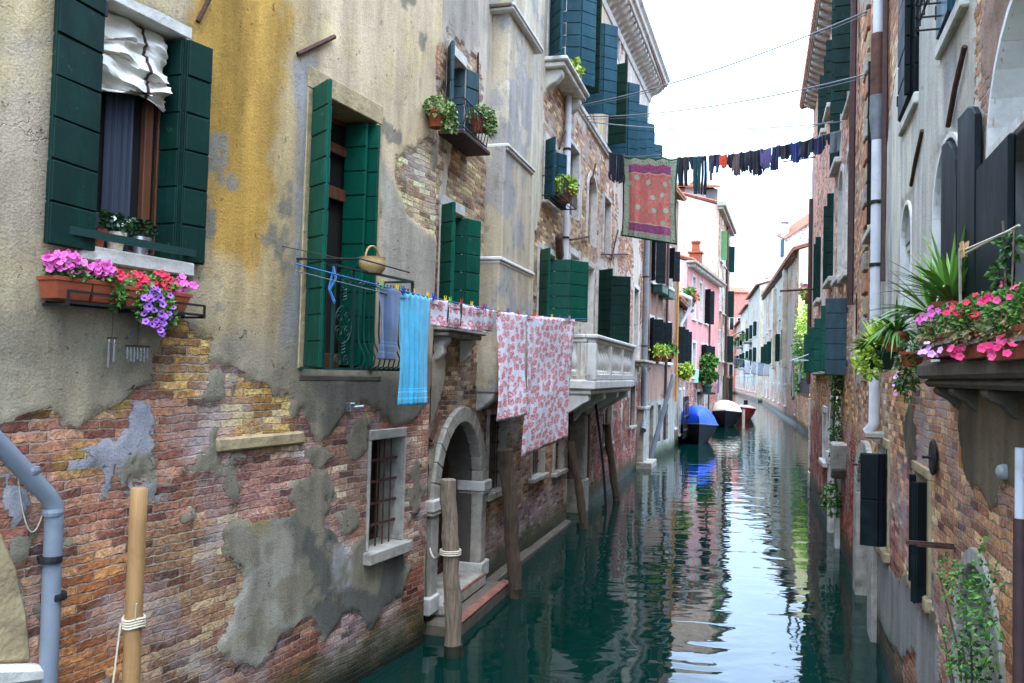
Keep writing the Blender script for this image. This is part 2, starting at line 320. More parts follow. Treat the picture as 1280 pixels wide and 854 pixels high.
def mk_carpet():
    t = NT('cloth_shawl'); uv = t.n('ShaderNodeTexCoord').outputs['UV']; s = t.n('ShaderNodeSeparateXYZ'); t.l(uv, s.inputs[0]); U, V = s.outputs[0], s.outputs[1]
    W_, H_ = 1.55, 2.1
    ex = t.math('MINIMUM', U, t.math('SUBTRACT', W_, U)); ey = t.math('MINIMUM', V, t.math('SUBTRACT', H_, V)); e = t.math('MINIMUM', ex, ey)
    n1 = t.noise(uv, 17, 3, .7, 2.5); n2 = t.noise(uv, 60, 2, .6)
    red = t.ramp(n1, [(.36, S(120, 40, 70)), (.43, S(190, 60, 62)), (.48, S(224, 140, 126)), (.52, S(184, 60, 62)), (.58, S(220, 170, 150)), (.64, S(150, 70, 100))])
    v = t.n('ShaderNodeTexVoronoi', voronoi_dimensions='2D'); v.inputs['Scale'].default_value = 2.9; v.inputs['Randomness'].default_value = .7; t.l(uv, v.inputs['Vector'])
    sp = t.n('ShaderNodeSeparateColor'); t.l(v.outputs['Color'], sp.inputs[0])
    red = t.mix(t.math('MULTIPLY', t.mr(v.outputs['Distance'], .20, .17, 0, 1), t.mr(sp.outputs[1], .1, .15, 0, 1)), red, S(150, 186, 160))
    purp = t.ramp(n1, [(.35, S(70, 34, 110)), (.5, S(130, 50, 130)), (.62, S(200, 90, 60)), (.7, S(90, 60, 150))])
    bord = t.ramp(t.noise(uv, 30, 2, .5, 1.5), [(.38, S(24, 76, 58)), (.45, S(206, 210, 186)), (.52, S(60, 108, 82)), (.57, S(214, 214, 196)), (.64, S(80, 120, 96))])
    band = t.math('MULTIPLY', t.mr(ey, .19, .195, 0, 1), t.mr(ey, .40, .395, 0, 1)); c = t.mix(band, red, purp)
    line = t.math('MULTIPLY', t.mr(ey, .40, .403, 0, 1), t.mr(ey, .42, .417, 0, 1)); c = t.mix(line, c, S(200, 190, 150))
    c = t.mix(t.mr(n2, .56, .62, 0, .55), c, S(226, 206, 186)); c = t.mix(t.mr(e, .185, .18, 0, 1), c, bord); c = t.mix(t.mr(e, .045, .04, 0, 1), c, S(14, 66, 50)); t.col(c); t.rough(.9); t.b.inputs['Specular IOR Level'].default_value = .15
mk_carpet()
def mk_leaf(name, cols, rough=.5):
    t = NT(name); g = t.n('ShaderNodeNewGeometry').outputs['Random Per Island']
    t.col(t.ramp(g, [(i / (len(cols) - 1), S(*c)) for i, c in enumerate(cols)])); t.rough(rough); t.b.inputs['Specular IOR Level'].default_value = .3
    t.b.inputs['Subsurface Weight'].default_value = 0
mk_leaf('leaf_green', [(30, 58, 20), (52, 92, 30), (84, 120, 40), (40, 76, 34)])
mk_leaf('leaf_lime', [(120, 150, 44), (156, 180, 60), (186, 200, 84), (130, 164, 52)])
mk_leaf('leaf_yucca', [(84, 130, 50), (120, 160, 70), (140, 176, 84), (96, 140, 60)])
mk_leaf('leaf_mid', [(48, 88, 34), (76, 122, 48), (104, 146, 58), (60, 100, 44)])
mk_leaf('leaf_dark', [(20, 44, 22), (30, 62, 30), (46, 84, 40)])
mk_leaf('leaf_dry', [(110, 96, 56), (140, 122, 76), (84, 90, 44), (90, 70, 44)])
mk_leaf('leaf_succulent', [(90, 116, 64), (124, 146, 84), (150, 168, 104)])
mk_leaf('petal_pink', [(206, 70, 150), (226, 104, 178), (190, 50, 130)], .7)
mk_leaf('petal_red', [(206, 34, 60), (226, 60, 84), (190, 24, 44)], .7)
mk_leaf('petal_violet', [(126, 52, 150), (156, 84, 182), (190, 136, 212)], .7)
mk_leaf('petal_lilac', [(206, 140, 200), (226, 170, 214)], .7)
mk_leaf('petal_crimson', [(196, 20, 76), (214, 40, 96), (226, 84, 130)], .7)
plain('petal_eye', S(50, 24, 70), .8, .1)
plain('flower_white', S(226, 226, 216), .8, .05)
def mk_water():
    t = NT('canal_water'); o = t.n('ShaderNodeTexCoord').outputs['Object']
    t.col(S(2, 35, 29)); t.rough(.025); t.b.inputs['IOR'].default_value = 1.33; t.b.inputs['Specular IOR Level'].default_value = .5
    a = t.noise(t.mapping(o, (1.0, 1.9, 1), (0, 0, R_(16))), 0.95, 1.6, .45, .6); b = t.noise(t.mapping(o, (1, 1.5, 1), (0, 0, R_(-20))), 3.6, 1.5, .4, .3)
    c = t.noise(o, .35, 2)
    t.bump(t.math('ADD', t.math('MULTIPLY', a, .014), t.math('MULTIPLY', t.math('MULTIPLY', b, .0020), t.mr(c, .35, .65, .5, 1.3))), 1., 1.)
mk_water()

# ------------------------------------------------------------------ mesh builder
class MB:
    def __init__(s): s.v = []; s.f = []; s.mi = []; s.cur = 0
    def add(s, vs, fs):
        o = len(s.v); s.v += [tuple(map(float, p)) for p in vs]; s.f += [tuple(i + o for i in f) for f in fs]; s.mi += [s.cur] * len(fs); return s
    def obox(s, c, ax, ay, az):     # centre and three half-axes
        c, ax, ay, az = (np.array(q, float) for q in (c, ax, ay, az)); vs = [c + i * ax + j * ay + k * az for k in (-1, 1) for j in (-1, 1) for i in (-1, 1)]
        return s.add(vs, [(0, 2, 3, 1), (4, 5, 7, 6), (0, 1, 5, 4), (2, 6, 7, 3), (0, 4, 6, 2), (1, 3, 7, 5)])
    def box(s, x0, x1, y0, y1, z0, z1): return s.obox(((x0 + x1) / 2, (y0 + y1) / 2, (z0 + z1) / 2), ((x1 - x0) / 2, 0, 0), (0, (y1 - y0) / 2, 0), (0, 0, (z1 - z0) / 2))
    def fb(s, u0, u1, d0, d1, v0, v1): return s.box(u0, u1, -d1, -d0, v0, v1)
    def tube(s, pts, r, seg=8, cap=True):
        pts = [np.array(p, float) for p in pts]; n = len(pts); rs = r if isinstance(r, (list, tuple, np.ndarray)) else [r] * n; vs = []; up = None
        for i in range(n):
            d = pts[min(i + 1, n - 1)] - pts[max(i - 1, 0)]; d = d / (np.linalg.norm(d) + 1e-9)
            if up is None: up = np.array([0, 0, 1.]) if abs(d[2]) < .9 else np.array([1., 0, 0])
            a = np.cross(d, up); a /= np.linalg.norm(a) + 1e-9; b = np.cross(a, d); up = b
            vs += [pts[i] + rs[i] * (a * math.cos(2 * math.pi * k / seg) + b * math.sin(2 * math.pi * k / seg)) for k in range(seg)]
        fs = [(i * seg + k, i * seg + (k + 1) % seg, (i + 1) * seg + (k + 1) % seg, (i + 1) * seg + k) for i in range(n - 1) for k in range(seg)]
        if cap: fs += [tuple(range(seg))[::-1], tuple((n - 1) * seg + k for k in range(seg))]
        return s.add(vs, fs)
    def lathe(s, c, prof, seg=14):     # prof: (r, z)
        vs = [(c[0] + r * math.cos(2 * math.pi * k / seg), c[1] + r * math.sin(2 * math.pi * k / seg), c[2] + z) for r, z in prof for k in range(seg)]
        n = len(prof); fs = [(i * seg + k, i * seg + (k + 1) % seg, (i + 1) * seg + (k + 1) % seg, (i + 1) * seg + k) for i in range(n - 1) for k in range(seg)]
        return s.add(vs, fs + [tuple(range(seg))[::-1], tuple((n - 1) * seg + k for k in range(seg))])
    def prism(s, pts, d0, d1):        # polygon in (u,v) extruded outwards d0..d1
        n = len(pts); vs = [(u, -d0, v) for u, v in pts] + [(u, -d1, v) for u, v in pts]
        return s.add(vs, [tuple(range(n))[::-1], tuple(range(n, 2 * n))] + [(i, (i + 1) % n, n + (i + 1) % n, n + i) for i in range(n)])
    def prism_uz(s, pts, axis_u0, axis_u1):   # polygon in (d,v) extruded along u
        n = len(pts); vs = [(axis_u0, -d, v) for d, v in pts] + [(axis_u1, -d, v) for d, v in pts]
        return s.add(vs, [tuple(range(n)), tuple(range(n, 2 * n))[::-1]] + [(i, n + i, n + (i + 1) % n, (i + 1) % n) for i in range(n)])
    def build(s, name, mats, parent=None, loc=(0, 0, 0), rz=0, bev=0, smooth=False, recalc=True, origin=None):
        if origin is not None:
            o = np.array(origin, float); s.v = [tuple(np.array(p) - o) for p in s.v]; loc = tuple(o)
        me = bpy.data.meshes.new(name); me.from_pydata(s.v, [], s.f)
        if isinstance(mats, str): mats = [mats]
        for m in mats: me.materials.append(MATS[m])
        if len(mats) > 1: me.polygons.foreach_set('material_index', s.mi)
        if recalc or bev:
            bm = bmesh.new(); bm.from_mesh(me)
            if recalc: bmesh.ops.recalc_face_normals(bm, faces=bm.faces)
            if bev: bmesh.ops.bevel(bm, geom=[e for e in bm.edges if e.calc_face_angle(0) > .6], offset=bev, segments=1, affect='EDGES', clamp_overlap=True)
            bm.to_mesh(me); bm.free()
        if smooth:
            me.polygons.foreach_set('use_smooth', [True] * len(me.polygons))
            try: me.set_sharp_from_angle(angle=R_(45))
            except Exception: pass
        me.update(); ob = bpy.data.objects.new(name, me); COL.objects.link(ob)
        if parent: ob.parent = parent
        ob.location = loc; ob.rotation_euler = (0, 0, rz); return ob
def tag(o, label, cat, group=None, kind=None):
    if label: o['label'] = label; o['category'] = cat
    if group: o['group'] = group
    if kind: o['kind'] = kind
    return o
def thing(name, label, cat, loc=(0, 0, 0), rz=0, group=None):
    o = bpy.data.objects.new(name, None); COL.objects.link(o); o.location = tuple(map(float, loc)); o.rotation_euler = (0, 0, rz); o.empty_display_size = .2
    return tag(o, label, cat, group)

# ------------------------------------------------------------------ houses
class House:
    def __init__(s, name, label, cat, fac, u0, u1, h, fields, step=.08, depth=6., mat=None, top=None, base=-1.0, group=None, wallcat='wall'):
        s.fac, s.u0, s.u1, s.h, s.fields, s.step, s.dep, s.mat, s.top, s.base = fac, u0, u1, h, fields, step, depth, mat or WALL, top, base
        s.e = thing(name, label, cat, fac.w(u0, 0), fac.rz, group); s.loc = (-u0, 0, 0); s.holes = []
    def part(s, mb, name, mats, **k):
        p = k.pop('parent', None)
        return mb.build(name, mats, p or s.e, loc=(0, 0, 0) if p else s.loc, **k)
    def finish(s, roof='roof_tile', over=.3, overh=.12):
        def lines(a, b, ex, st):
            n = max(2, int(round((b - a) / st))); L = list(np.linspace(a, b, n + 1)); ex = sorted(set(round(x, 4) for x in ex if a < x < b)); out = []
            for x in L:
                if x in (a, b) or all(abs(x - e) > st * .3 for e in ex): out.append(x)
            return np.array(sorted(set(out + ex)))
        us = lines(s.u0, s.u1, [x for h in s.holes for x in (h[0], h[1])], s.step); vs = lines(s.base, s.h, [x for h in s.holes for x in (h[2], h[3])], s.step)
        U, V = np.meshgrid(us, vs); mask, pc, bc = s.fields(U, V)
        disp = .018 * sm(mask + .12 * N(U, V, 9, 5, 3), .45, .56) + .012 * N(U, V, 1.1, 9, 3)
        for h in s.holes: disp = disp * sm(np.maximum(np.maximum(h[0] - U, U - h[1]), np.maximum(h[2] - V, V - h[3])), -.01, .12)
        VV = V.copy()
        if s.top: VV = V + (s.top(U) - s.h) * sm(V, s.h - 2.5, s.h)
        nv, nu = U.shape; co = np.stack([U, -disp, VV], -1).reshape(-1, 3)
        cu = (us[:-1] + us[1:]) / 2; cv = (vs[:-1] + vs[1:]) / 2; CU, CV = np.meshgrid(cu, cv); keep = np.ones(CU.shape, bool)
        for h in s.holes:
            ins = (CU > h[0]) & (CU < h[1]) & (CV > h[2]) & (CV < h[3])
            if len(h) > 4 and h[4]:
                rise = h[4]; cx = (h[0] + h[1]) / 2; ins &= (CV < h[3] - rise) | ((((CU - cx) / ((h[1] - h[0]) / 2)) ** 2 + ((CV - h[3] + rise) / rise) ** 2) < 1)
            keep &= ~ins
        jj, ii = np.nonzero(keep); a = jj * nu + ii; quads = np.stack([a, a + 1, a + nu + 1, a + nu], 1)
        # sides and back
        nb = len(co); hT = s.h + 0 if not s.top else float(s.top(np.array([s.u0]))[0]); hT1 = s.h if not s.top else float(s.top(np.array([s.u1]))[0])
        ex = [(s.u0, .0, s.base), (s.u0, s.dep, s.base), (s.u0, s.dep, hT), (s.u0, .0, hT), (s.u1, .0, s.base), (s.u1, s.dep, s.base), (s.u1, s.dep, hT1), (s.u1, .0, hT1), (s.u0, s.dep / 2, hT + (s.dep * .16 if roof else 0)), (s.u1, s.dep / 2, hT1 + (s.dep * .16 if roof else 0))]
        faces = [tuple(map(int, q)) for q in quads] + [(nb, nb + 3, nb + 2, nb + 1), (nb + 4, nb + 5, nb + 6, nb + 7), (nb + 1, nb + 2, nb + 6, nb + 5), (nb + 3, nb + 8, nb + 2), (nb + 7, nb + 6, nb + 9)]
        allc = np.concatenate([co, np.array(ex)]); me = bpy.data.meshes.new('wall'); me.from_pydata(allc.tolist(), [], faces)
        n = len(allc); mi = len(mask.reshape(-1)); sc_ = int(mi * .6)
        mk = np.ones(n) * (s.sidemask if hasattr(s, 'sidemask') else .8); mk[:mi] = np.clip(mask.reshape(-1), 0, 1)
        def colr(c, side):
            r = np.ones((n, 4)); r[:mi, :3] = c.reshape(-1, 3); r[mi:, :3] = side; return r.reshape(-1)
        side = getattr(s, 'sidecol', pc.reshape(-1, 3)[sc_]); at = me.attributes.new('mask', 'FLOAT', 'POINT'); at.data.foreach_set('value', mk)
        at = me.attributes.new('pcol', 'FLOAT_COLOR', 'POINT'); at.data.foreach_set('color', colr(pc, side)); at = me.attributes.new('bcol', 'FLOAT_COLOR', 'POINT'); at.data.foreach_set('color', colr(bc, bc.reshape(-1, 3)[sc_]))
        me.materials.append(s.mat); me.polygons.foreach_set('use_smooth', [True] * len(quads) + [False] * 5); me.update()
        w = bpy.data.objects.new('wall', me); COL.objects.link(w); w.parent = s.e; w.location = s.loc
        if roof:
            mb = MB(); o = over; z0, z1 = hT, hT1; D = s.dep; P = [(s.u0, o, z0 + .004), (s.u1, o, z1 + .004), (s.u1, -D / 2, z1 + D * .16), (s.u0, -D / 2, z0 + D * .16), (s.u1, -D, z1 + .004), (s.u0, -D, z0 + .004)]
            vs = [(u, -d, z) for u, d, z in P] + [(u, -d, z + overh) for u, d, z in P]; mb.add(vs, [(0, 1, 2, 3), (3, 2, 4, 5), (6, 9, 8, 7), (9, 11, 10, 8), (0, 6, 7, 1), (5, 4, 10, 11), (0, 3, 9, 6), (3, 5, 11, 9), (1, 7, 8, 2), (2, 8, 10, 4)])
            n = max(2, int((s.u1 - s.u0) / .22))
            for i in range(n + 1):
                u = s.u0 + (s.u1 - s.u0) * i / n; z = z0 + (z1 - z0) * i / n
                mb.tube([(u, -o - .04, z + overh + .0), (u, D / 2, z + D * .16 + overh)], .07, 6)
            s.part(mb, 'roof', roof, recalc=True)
        return w

def leafseg(mb, p, q, v0, v1, th=.035, board=.24):     # a boarded leaf between plan points p,q (u,d)
    p, q = np.array(p, float), np.array(q, float); d = q - p; L = np.linalg.norm(d); e = d / L; nrm = np.array([-e[1], e[0]]); c = (p + q) / 2
    V3 = lambda a, z: (a[0], -a[1], z); ax = lambda a, k: (a[0] * k, -a[1] * k, 0)
    mb.obox(V3(c, (v0 + v1) / 2), ax(e, L / 2), ax(nrm, th / 2 - .007), (0, 0, (v1 - v0) / 2))
    n = max(2, int(round((v1 - v0) / board))); h = (v1 - v0) / n
    for i in range(n):
        tl = random.gauss(0, .006); k = random.uniform(-.002, .003)
        ea = np.array([e[0] * (L / 2 - .006), -e[1] * (L / 2 - .006), tl * L]); mb.obox(V3(c, v0 + (i + .5) * h), ea, ax(nrm, th / 2 + .006 + k), (0, 0, h / 2 - random.uniform(.004, .009)))
def shutters(H, win, u, d, v0, v1, segs, mat, board=.24):
    mb = MB(); p = (u, d)
    for L, a in segs:
        q = (p[0] + L * math.cos(R_(a)), p[1] + L * math.sin(R_(a))); leafseg(mb, p, q, v0, v1, board=board); p = q
    mb.cur = 1; mb.fb(u - .012, u + .012, d - .012, d + .03, v0 + .15, v0 + .25); mb.fb(u - .012, u + .012, d - .012, d + .03, v1 - .25, v1 - .15)
    return H.part(mb, 'shutter', [mat, 'iron_black'], parent=win, bev=.004)
def archpts(u0, u1, vt, rise, n=14):
    cx, rx = (u0 + u1) / 2, (u1 - u0) / 2; return [(cx + rx * math.cos(math.pi * k / n), vt - rise + rise * math.sin(math.pi * k / n)) for k in range(n + 1)]
def surround(mb, u0, u1, v0, v1, t, tt, d0, d1, rise=0, bottom=0):
    if rise:
        mb.fb(u0 - t, u0, d0, d1, v0, v1 - rise); mb.fb(u1, u1 + t, d0, d1, v0, v1 - rise)
        a = archpts(u0, u1, v1, rise); b = archpts(u0 - t, u1 + t, v1 + tt, rise + tt)
        for i in range(len(a) - 1): mb.prism([a[i], b[i], b[i + 1], a[i + 1]], d0, d1)
    else:
        mb.fb(u0 - t, u0, d0, d1, v0, v1); mb.fb(u1, u1 + t, d0, d1, v0, v1); mb.fb(u0 - t, u1 + t, d0, d1 + .003, v1, v1 + tt)
    if bottom: mb.fb(u0 - t, u1 + t, d0, d1 + .003, v0 - bottom, v0)
def window(H, u0, u1, v0, v1, dep=.2, t=.06, tt=.1, tm='stone_white', td=.035, rise=0, sill=(.08, .1), frame='wood_brown', pane='window_glass', bars=False, name='window', mull=True, board=None):
    H.holes.append((u0, u1, v0, v1, rise)); mb = MB(); f = .05; D0 = -dep - .04; D1 = -dep + .02
    mb.fb(u0, u0 + f, D0, D1, v0, v1); mb.fb(u1 - f, u1, D0, D1, v0, v1); mb.fb(u0 + f, u1 - f, D0, D1, v1 - f, v1); mb.fb(u0 + f, u1 - f, D0, D1, v0, v0 + f)
    if mull: mb.fb((u0 + u1) / 2 - .03, (u0 + u1) / 2 + .03, D0, D1 + .01, v0 + f, v1 - f)
    w = H.part(mb, name, frame, bev=.004)
    p = MB(); p.fb(u0 - .01, u1 + .01, D0 - .02, D0 + .03, v0 - .01, v1 + .01); H.part(p, 'pane', pane, parent=w)  # in dark_room this is only a backing sheet painted as unlit interior
    s = MB(); surround(s, u0, u1, v0, v1, t, tt, D0 - .03, td, rise); H.part(s, 'stone_frame', tm, parent=w, bev=.0015 if rise else .008)
    if sill:
        s = MB(); s.fb(u0 - t - .06, u1 + t + .06, D0, sill[1], v0 - sill[0], v0); H.part(s, 'sill', tm, parent=w, bev=.012)
    if bars:
        s = MB(); n = max(3, int((u1 - u0) / .11))
        for i in range(1, n): s.tube([(u0 + (u1 - u0) * i / n, .07, v0), (u0 + (u1 - u0) * i / n, .07, v1 - (rise * .3 if rise else 0))], .009, 6)
        for k in range(1, 5): s.fb(u0, u1, -.085, -.07, v0 + (v1 - v0) * k / 5 - .012, v0 + (v1 - v0) * k / 5 + .012)
        H.part(s, 'grille', 'iron_rust', parent=w)
    return w
def iron(H, pts, r=.02, name='iron_rod', mat='iron_rust', seg=6):
    mb = MB(); mb.tube(pts, r, seg); return H.part(mb, name, mat, smooth=True)
def pipe(H, pts, r, mat, name='downpipe', clips=(), extra=None):
    mb = MB(); mb.tube(pts, r, 14); o = H.part(mb, name, mat, smooth=True)
    for p in clips:
        c = MB(); c.lathe(p, [(r + .012, -.02), (r + .014, 0), (r + .012, .02)], 14); c.fb(p[0] - .015, p[0] + .015, -.01, -p[1], p[2] - .012, p[2] + .012); H.part(c, 'bracket', 'iron_black', parent=o)
    return o

# ------------------------------------------------------------------ plants
def leaves(mb, fn, n, L=.05, W=.025, droop=0., up=.4):
    for _ in range(n):
        c, out = fn(); d = np.array(out) + np.random.normal(0, .55, 3) + np.array([0, 0, up]); d /= np.linalg.norm(d) + 1e-9
        s = np.cross(d, np.random.normal(0, 1, 3)); s /= np.linalg.norm(s) + 1e-9; k = random.uniform(.6, 1.25); l, w = L * k, W * k; nrm = np.cross(d, s)
        a = np.array(c); b = a + d * l * .5; e = a + d * l + np.array([0, 0, -droop * l])
        mb.add([a, b + s * w + nrm * w * .3, e, b - s * w + nrm * w * .3, b - nrm * w * .15], [(0, 1, 4), (1, 2, 4), (2, 3, 4), (3, 0, 4)])
def blob(c, r):     # sampler in an ellipsoid
    c = np.array(c, float); r = np.array(r, float)
    def f():
        while True:
            q = np.random.uniform(-1, 1, 3)
            if q @ q < 1: break
        return c + q * r, q
    return f
def petals(mb, c, nrm, r, eye=None):
    n = np.array(nrm, float); n /= np.linalg.norm(n); a = np.cross(n, [.3, .2, 1]); a /= np.linalg.norm(a); b = np.cross(n, a); c = np.array(c, float); vs = [c - n * r * .45]
    k = 15
    for i in range(k):
        t = 2 * math.pi * i / k; rr = r * (1 + .13 * math.cos(5 * t)); vs.append(c + rr * (a * math.cos(t) + b * math.sin(t)) + n * r * .12 * math.cos(5 * t))
    mb.add(vs, [(0, 1 + i, 1 + (i + 1) % k) for i in range(k)])
    if eye is not None:
        q = [c - n * r * .12 + r * .3 * (a * math.cos(2 * math.pi * i / 8) + b * math.sin(2 * math.pi * i / 8)) for i in range(8)]; eye.add(q, [tuple(range(8))])
def foliage(parent, fns, n, mat, L=.05, W=.022, droop=.2, up=.4, name='foliage'):
    mb = MB()
    for f in fns: leaves(mb, f, n // len(fns), L, W, droop, up)
    return mb.build(name, mat, parent, recalc=False)
def blades(parent, c, n, L, W, mat, spread=1., up=.6, droop=.5, name='foliage'):
    mb = MB()
    for _ in range(n):
        a = random.uniform(0, 2 * math.pi); e = random.uniform(.1, 1) ** .8 * spread; d = np.array([math.cos(a) * e, math.sin(a) * e, up * random.uniform(.5, 1.3)]); d /= np.linalg.norm(d); l = L * random.uniform(.6, 1.1)
        s = np.cross(d, [0, 0, 1.]); s /= np.linalg.norm(s) + 1e-9; vs = []; m = 6; nr = np.cross(s, d)
        for i in range(m + 1):
            t = i / m; p = np.array(c) + d * l * t + np.array([0, 0, -droop * l * t * t * e]); w = W * (math.sin(math.pi * min(1, t * .85 + .15)) + .02)
            vs += [p - s * w + nr * w * .35, p, p + s * w + nr * w * .35]
        fs = []
        for i in range(m): o = i * 3; fs += [(o, o + 1, o + 4, o + 3), (o + 1, o + 2, o + 5, o + 4)]
        mb.add(vs, fs)
    return mb.build(name, mat, parent, recalc=False, smooth=True)
FLM = {}
def flowerset(parent, fn, n, r, mat, face, name='flower', eye=False):      # every bloom is a part of its plant
    key = (mat, eye)
    if key not in FLM:
        FLM[key] = []
        for k in range(4):
            mb = MB(); ey = MB(); vs = [(0, 0, -.5)]; m = 20; rim = []
            for i in range(m):
                t = 2 * math.pi * i / m; lobe = 1 + .13 * math.cos(5 * t) + random.uniform(-.05, .05); rim.append((lobe * math.cos(t), lobe * math.sin(t), .10 * math.cos(5 * t + .6) + random.uniform(-.09, .09)))
            vs += [(x * .38, y * .38, -.10) for x, y, z in rim] + rim
            mb.add(vs, [(0, 1 + i, 1 + (i + 1) % m) for i in range(m)]); mb.mi = [1] * m
            mb.f += [(1 + i, 1 + m + i, 1 + m + (i + 1) % m, 1 + (i + 1) % m) for i in range(m)]; mb.mi += [0] * m
            o = mb.build('flower', [mat, 'petal_eye' if eye else mat], recalc=False, smooth=True); FLM[key].append(o.data); bpy.data.objects.remove(o)
    for q in range(n):
        c, _ = fn(); d = Vector(np.array(face) / np.linalg.norm(face) + np.random.normal(0, .38, 3)); o = bpy.data.objects.new('flower', FLM[key][q % 4]); COL.objects.link(o); o.parent = parent
        o.location = tuple(map(float, c)); o.rotation_euler = d.to_track_quat('Z', 'Y').to_euler(); o.scale = (r * random.uniform(.75, 1.15),) * 3
np.random.seed(5)

# ================================================================== FRAMES
A0 = ground(527, 805)
dv_ = vpdir(1090); t1 = np.array([dv_[0], dv_[1]]); t1 /= np.linalg.norm(t1)
L1 = Fac(A0, (A0[0] + t1[0], A0[1] + t1[1]))
L2 = Fac(ground(527, 795), ground(797, 584))
L3 = Fac(ground(806, 579), ground(838, 565))
L4 = Fac(ground(838, 562), ground(860, 544))
L5 = Fac(ground(860, 542), ground(898, 530))
L6 = Fac(ground(896, 529), ground(914, 519))
RB = Fac(ground(1068, 725), ground(1113, 854))
RA = Fac(ground(1011, 605), ground(1068, 725))

# ================================================================== WATER
mb = MB(); mb.add([(-60, -25, 0), (140, -25, 0), (140, 260, 0), (-60, 260, 0)], [(0, 1, 2, 3)]); water = mb.build('canal_water', 'canal_water', recalc=False); water['kind'] = 'structure'
mb = MB(); mb.add([(-400, -200, -1.4), (500, -200, -1.4), (500, 900, -1.4), (-400, 900, -1.4)], [(0, 1, 2, 3)]); gr = mb.build('ground', 'plaster_dark', recalc=False); gr['kind'] = 'structure'

# ================================================================== HOUSE 1 (near, left)
P1 = lambda pts: L1.poly(pts)
def f_L1(U, V):
    n1 = N(U, V, 2.2, 11); n2 = N(U, V, .9, 21); n3 = N(U, V, 6, 31)
    def pl(pts, k=2.6, na=.10, nb=.05): return .5 + k * (sdf(U, V, P1(pts)) + na * n1 + nb * n3)
    m = pl([(-300, -400), (700, -400), (600, 100), (548, 60), (540, 168), (512, 182), (494, 198), (494, 228), (508, 270), (530, 292), (560, 300), (560, 400), (530, 500), (515, 528), (492, 530), (468, 506), (455, 500), (432, 512), (412, 548), (398, 562), (382, 548), (378, 500), (345, 492), (330, 480), (300, 462), (262, 450), (266, 420), (245, 410), (228, 392), (200, 400), (188, 440), (186, 478), (150, 498), (120, 522), (95, 540), (60, 520), (30, 535), (0, 545), (-300, 560)])
    cem = pl([(278, 668), (318, 652), (362, 640), (372, 618), (386, 652), (402, 650), (436, 690), (470, 700), (505, 690), (503, 745), (480, 760), (466, 792), (446, 768), (428, 768), (404, 805), (388, 770), (352, 792), (318, 838), (290, 826), (274, 806), (296, 760), (308, 720), (286, 694)], 3, .06, .04)
    lil = pl([(70, 580), (112, 560), (150, 536), (172, 508), (190, 540), (198, 566), (172, 580), (148, 588), (132, 628), (118, 632), (122, 600), (85, 604)], 3.2, .10, .08)
    lil = np.maximum(lil, pl([(150, 600), (196, 596), (215, 612), (190, 622), (160, 616)], 3, .08, .08)); lil = np.maximum(lil, pl([(0, 590), (28, 600), (40, 650), (10, 690), (0, 680)], 3, .1, .1))
    sp1 = pl([(276, 594), (292, 590), (301, 606), (294, 630), (280, 618)], 4, .03, .03); sp1 = np.maximum(sp1, pl([(282, 660), (300, 650), (318, 668), (322, 705), (300, 698), (284, 690)], 4, .04, .03))
    sp1 = np.maximum(sp1, pl([(262, 460), (278, 458), (282, 500), (262, 508), (250, 500)], 3.5, .05, .03)); sp1 = np.maximum(sp1, pl([(380, 560), (398, 550), (420, 570), (400, 590), (382, 580)], 3.5, .06, .03)); sp1 = np.maximum(sp1, pl([(388, 596), (404, 590), (410, 640), (396, 650)], 3.5, .06, .04)); sp1 = np.maximum(sp1, pl([(425, 548), (455, 520), (462, 560), (440, 580)], 3.5, .07, .04)); sp1 = np.maximum(sp1, pl([(415, 640), (440, 620), (452, 660), (425, 672)], 3.5, .08, .04)); sp1 = np.maximum(sp1, pl([(436, 690), (455, 665), (480, 690), (470, 740), (440, 730)], 3.5, .06, .03))
    rem = .5 + 1.1 * (N(U, V, 2.6, 205, 5) - .36) - .4 * sm(V, .9, .5); sp1 = np.maximum(sp1, rem); mask = np.maximum.reduce([m, cem, lil, sp1])
    b = np.zeros(U.shape + (3,)) + np.array(S(188, 166, 136))
    w = lambda pts, soft, na=.15: sm(sdf(U, V, P1(pts)) + na * n2 + .08 * n1, -soft, soft)
    b = mixc(b, S(176, 158, 132), w([(-200, -300), (110, -300), (110, 340), (250, 380), (250, 420), (-200, 460)], .2)); b = mixc(b, S(188, 170, 128), .6 * w([(-200, 300), (60, 300), (60, 420), (-200, 420)], .2, .2))
    b = mixc(b, S(204, 180, 146), w([(396, -300), (700, -300), (700, 360), (470, 340), (470, 150), (390, 100)], .2))
    b = mixc(b, S(184, 156, 100), .6 * w([(230, -300), (400, -300), (385, 60), (372, 360), (340, 430), (280, 420), (240, 340)], .16)); wy = lambda pts, soft: sm(sdf(U, V, P1(pts)) + .16 * n2 + .16 * N(U, V, 3.4, 207, 5) + .05 * n3, -soft, soft)
    b = mixc(b, S(188, 142, 56), .85 * wy([(232, -300), (362, -300), (354, 100), (340, 290), (316, 370), (285, 330), (258, 322), (246, 290)], .09))
    b = mixc(b, S(146, 112, 44), .7 * w([(262, -100), (300, -100), (312, 120), (290, 290), (268, 200)], .12, .3)); b = mixc(b, S(208, 184, 132), .6 * sm(N(U, V, 1.5, 77), .05, .4))
    b = mixc(b, S(152, 150, 146), .9 * w([(366, 80), (392, 72), (392, 200), (384, 460), (366, 470), (346, 430), (364, 300)], .08, .06)); b = mixc(b, S(156, 150, 136), .85 * w([(472, 190), (492, 232), (510, 272), (530, 300), (560, 300), (560, 440), (474, 345)], .07, .06))
    low = sm(V + .25 * n2, 3.55, 2.9); b = mixc(b, S(158, 146, 122), low * .85); b = mixc(b, S(130, 120, 102), low * sm(n1, -.05, .35) * .8); b = mixc(b, S(160, 136, 84), low * sm(N(U, V, 1.8, 55), .2, .45) * .7)
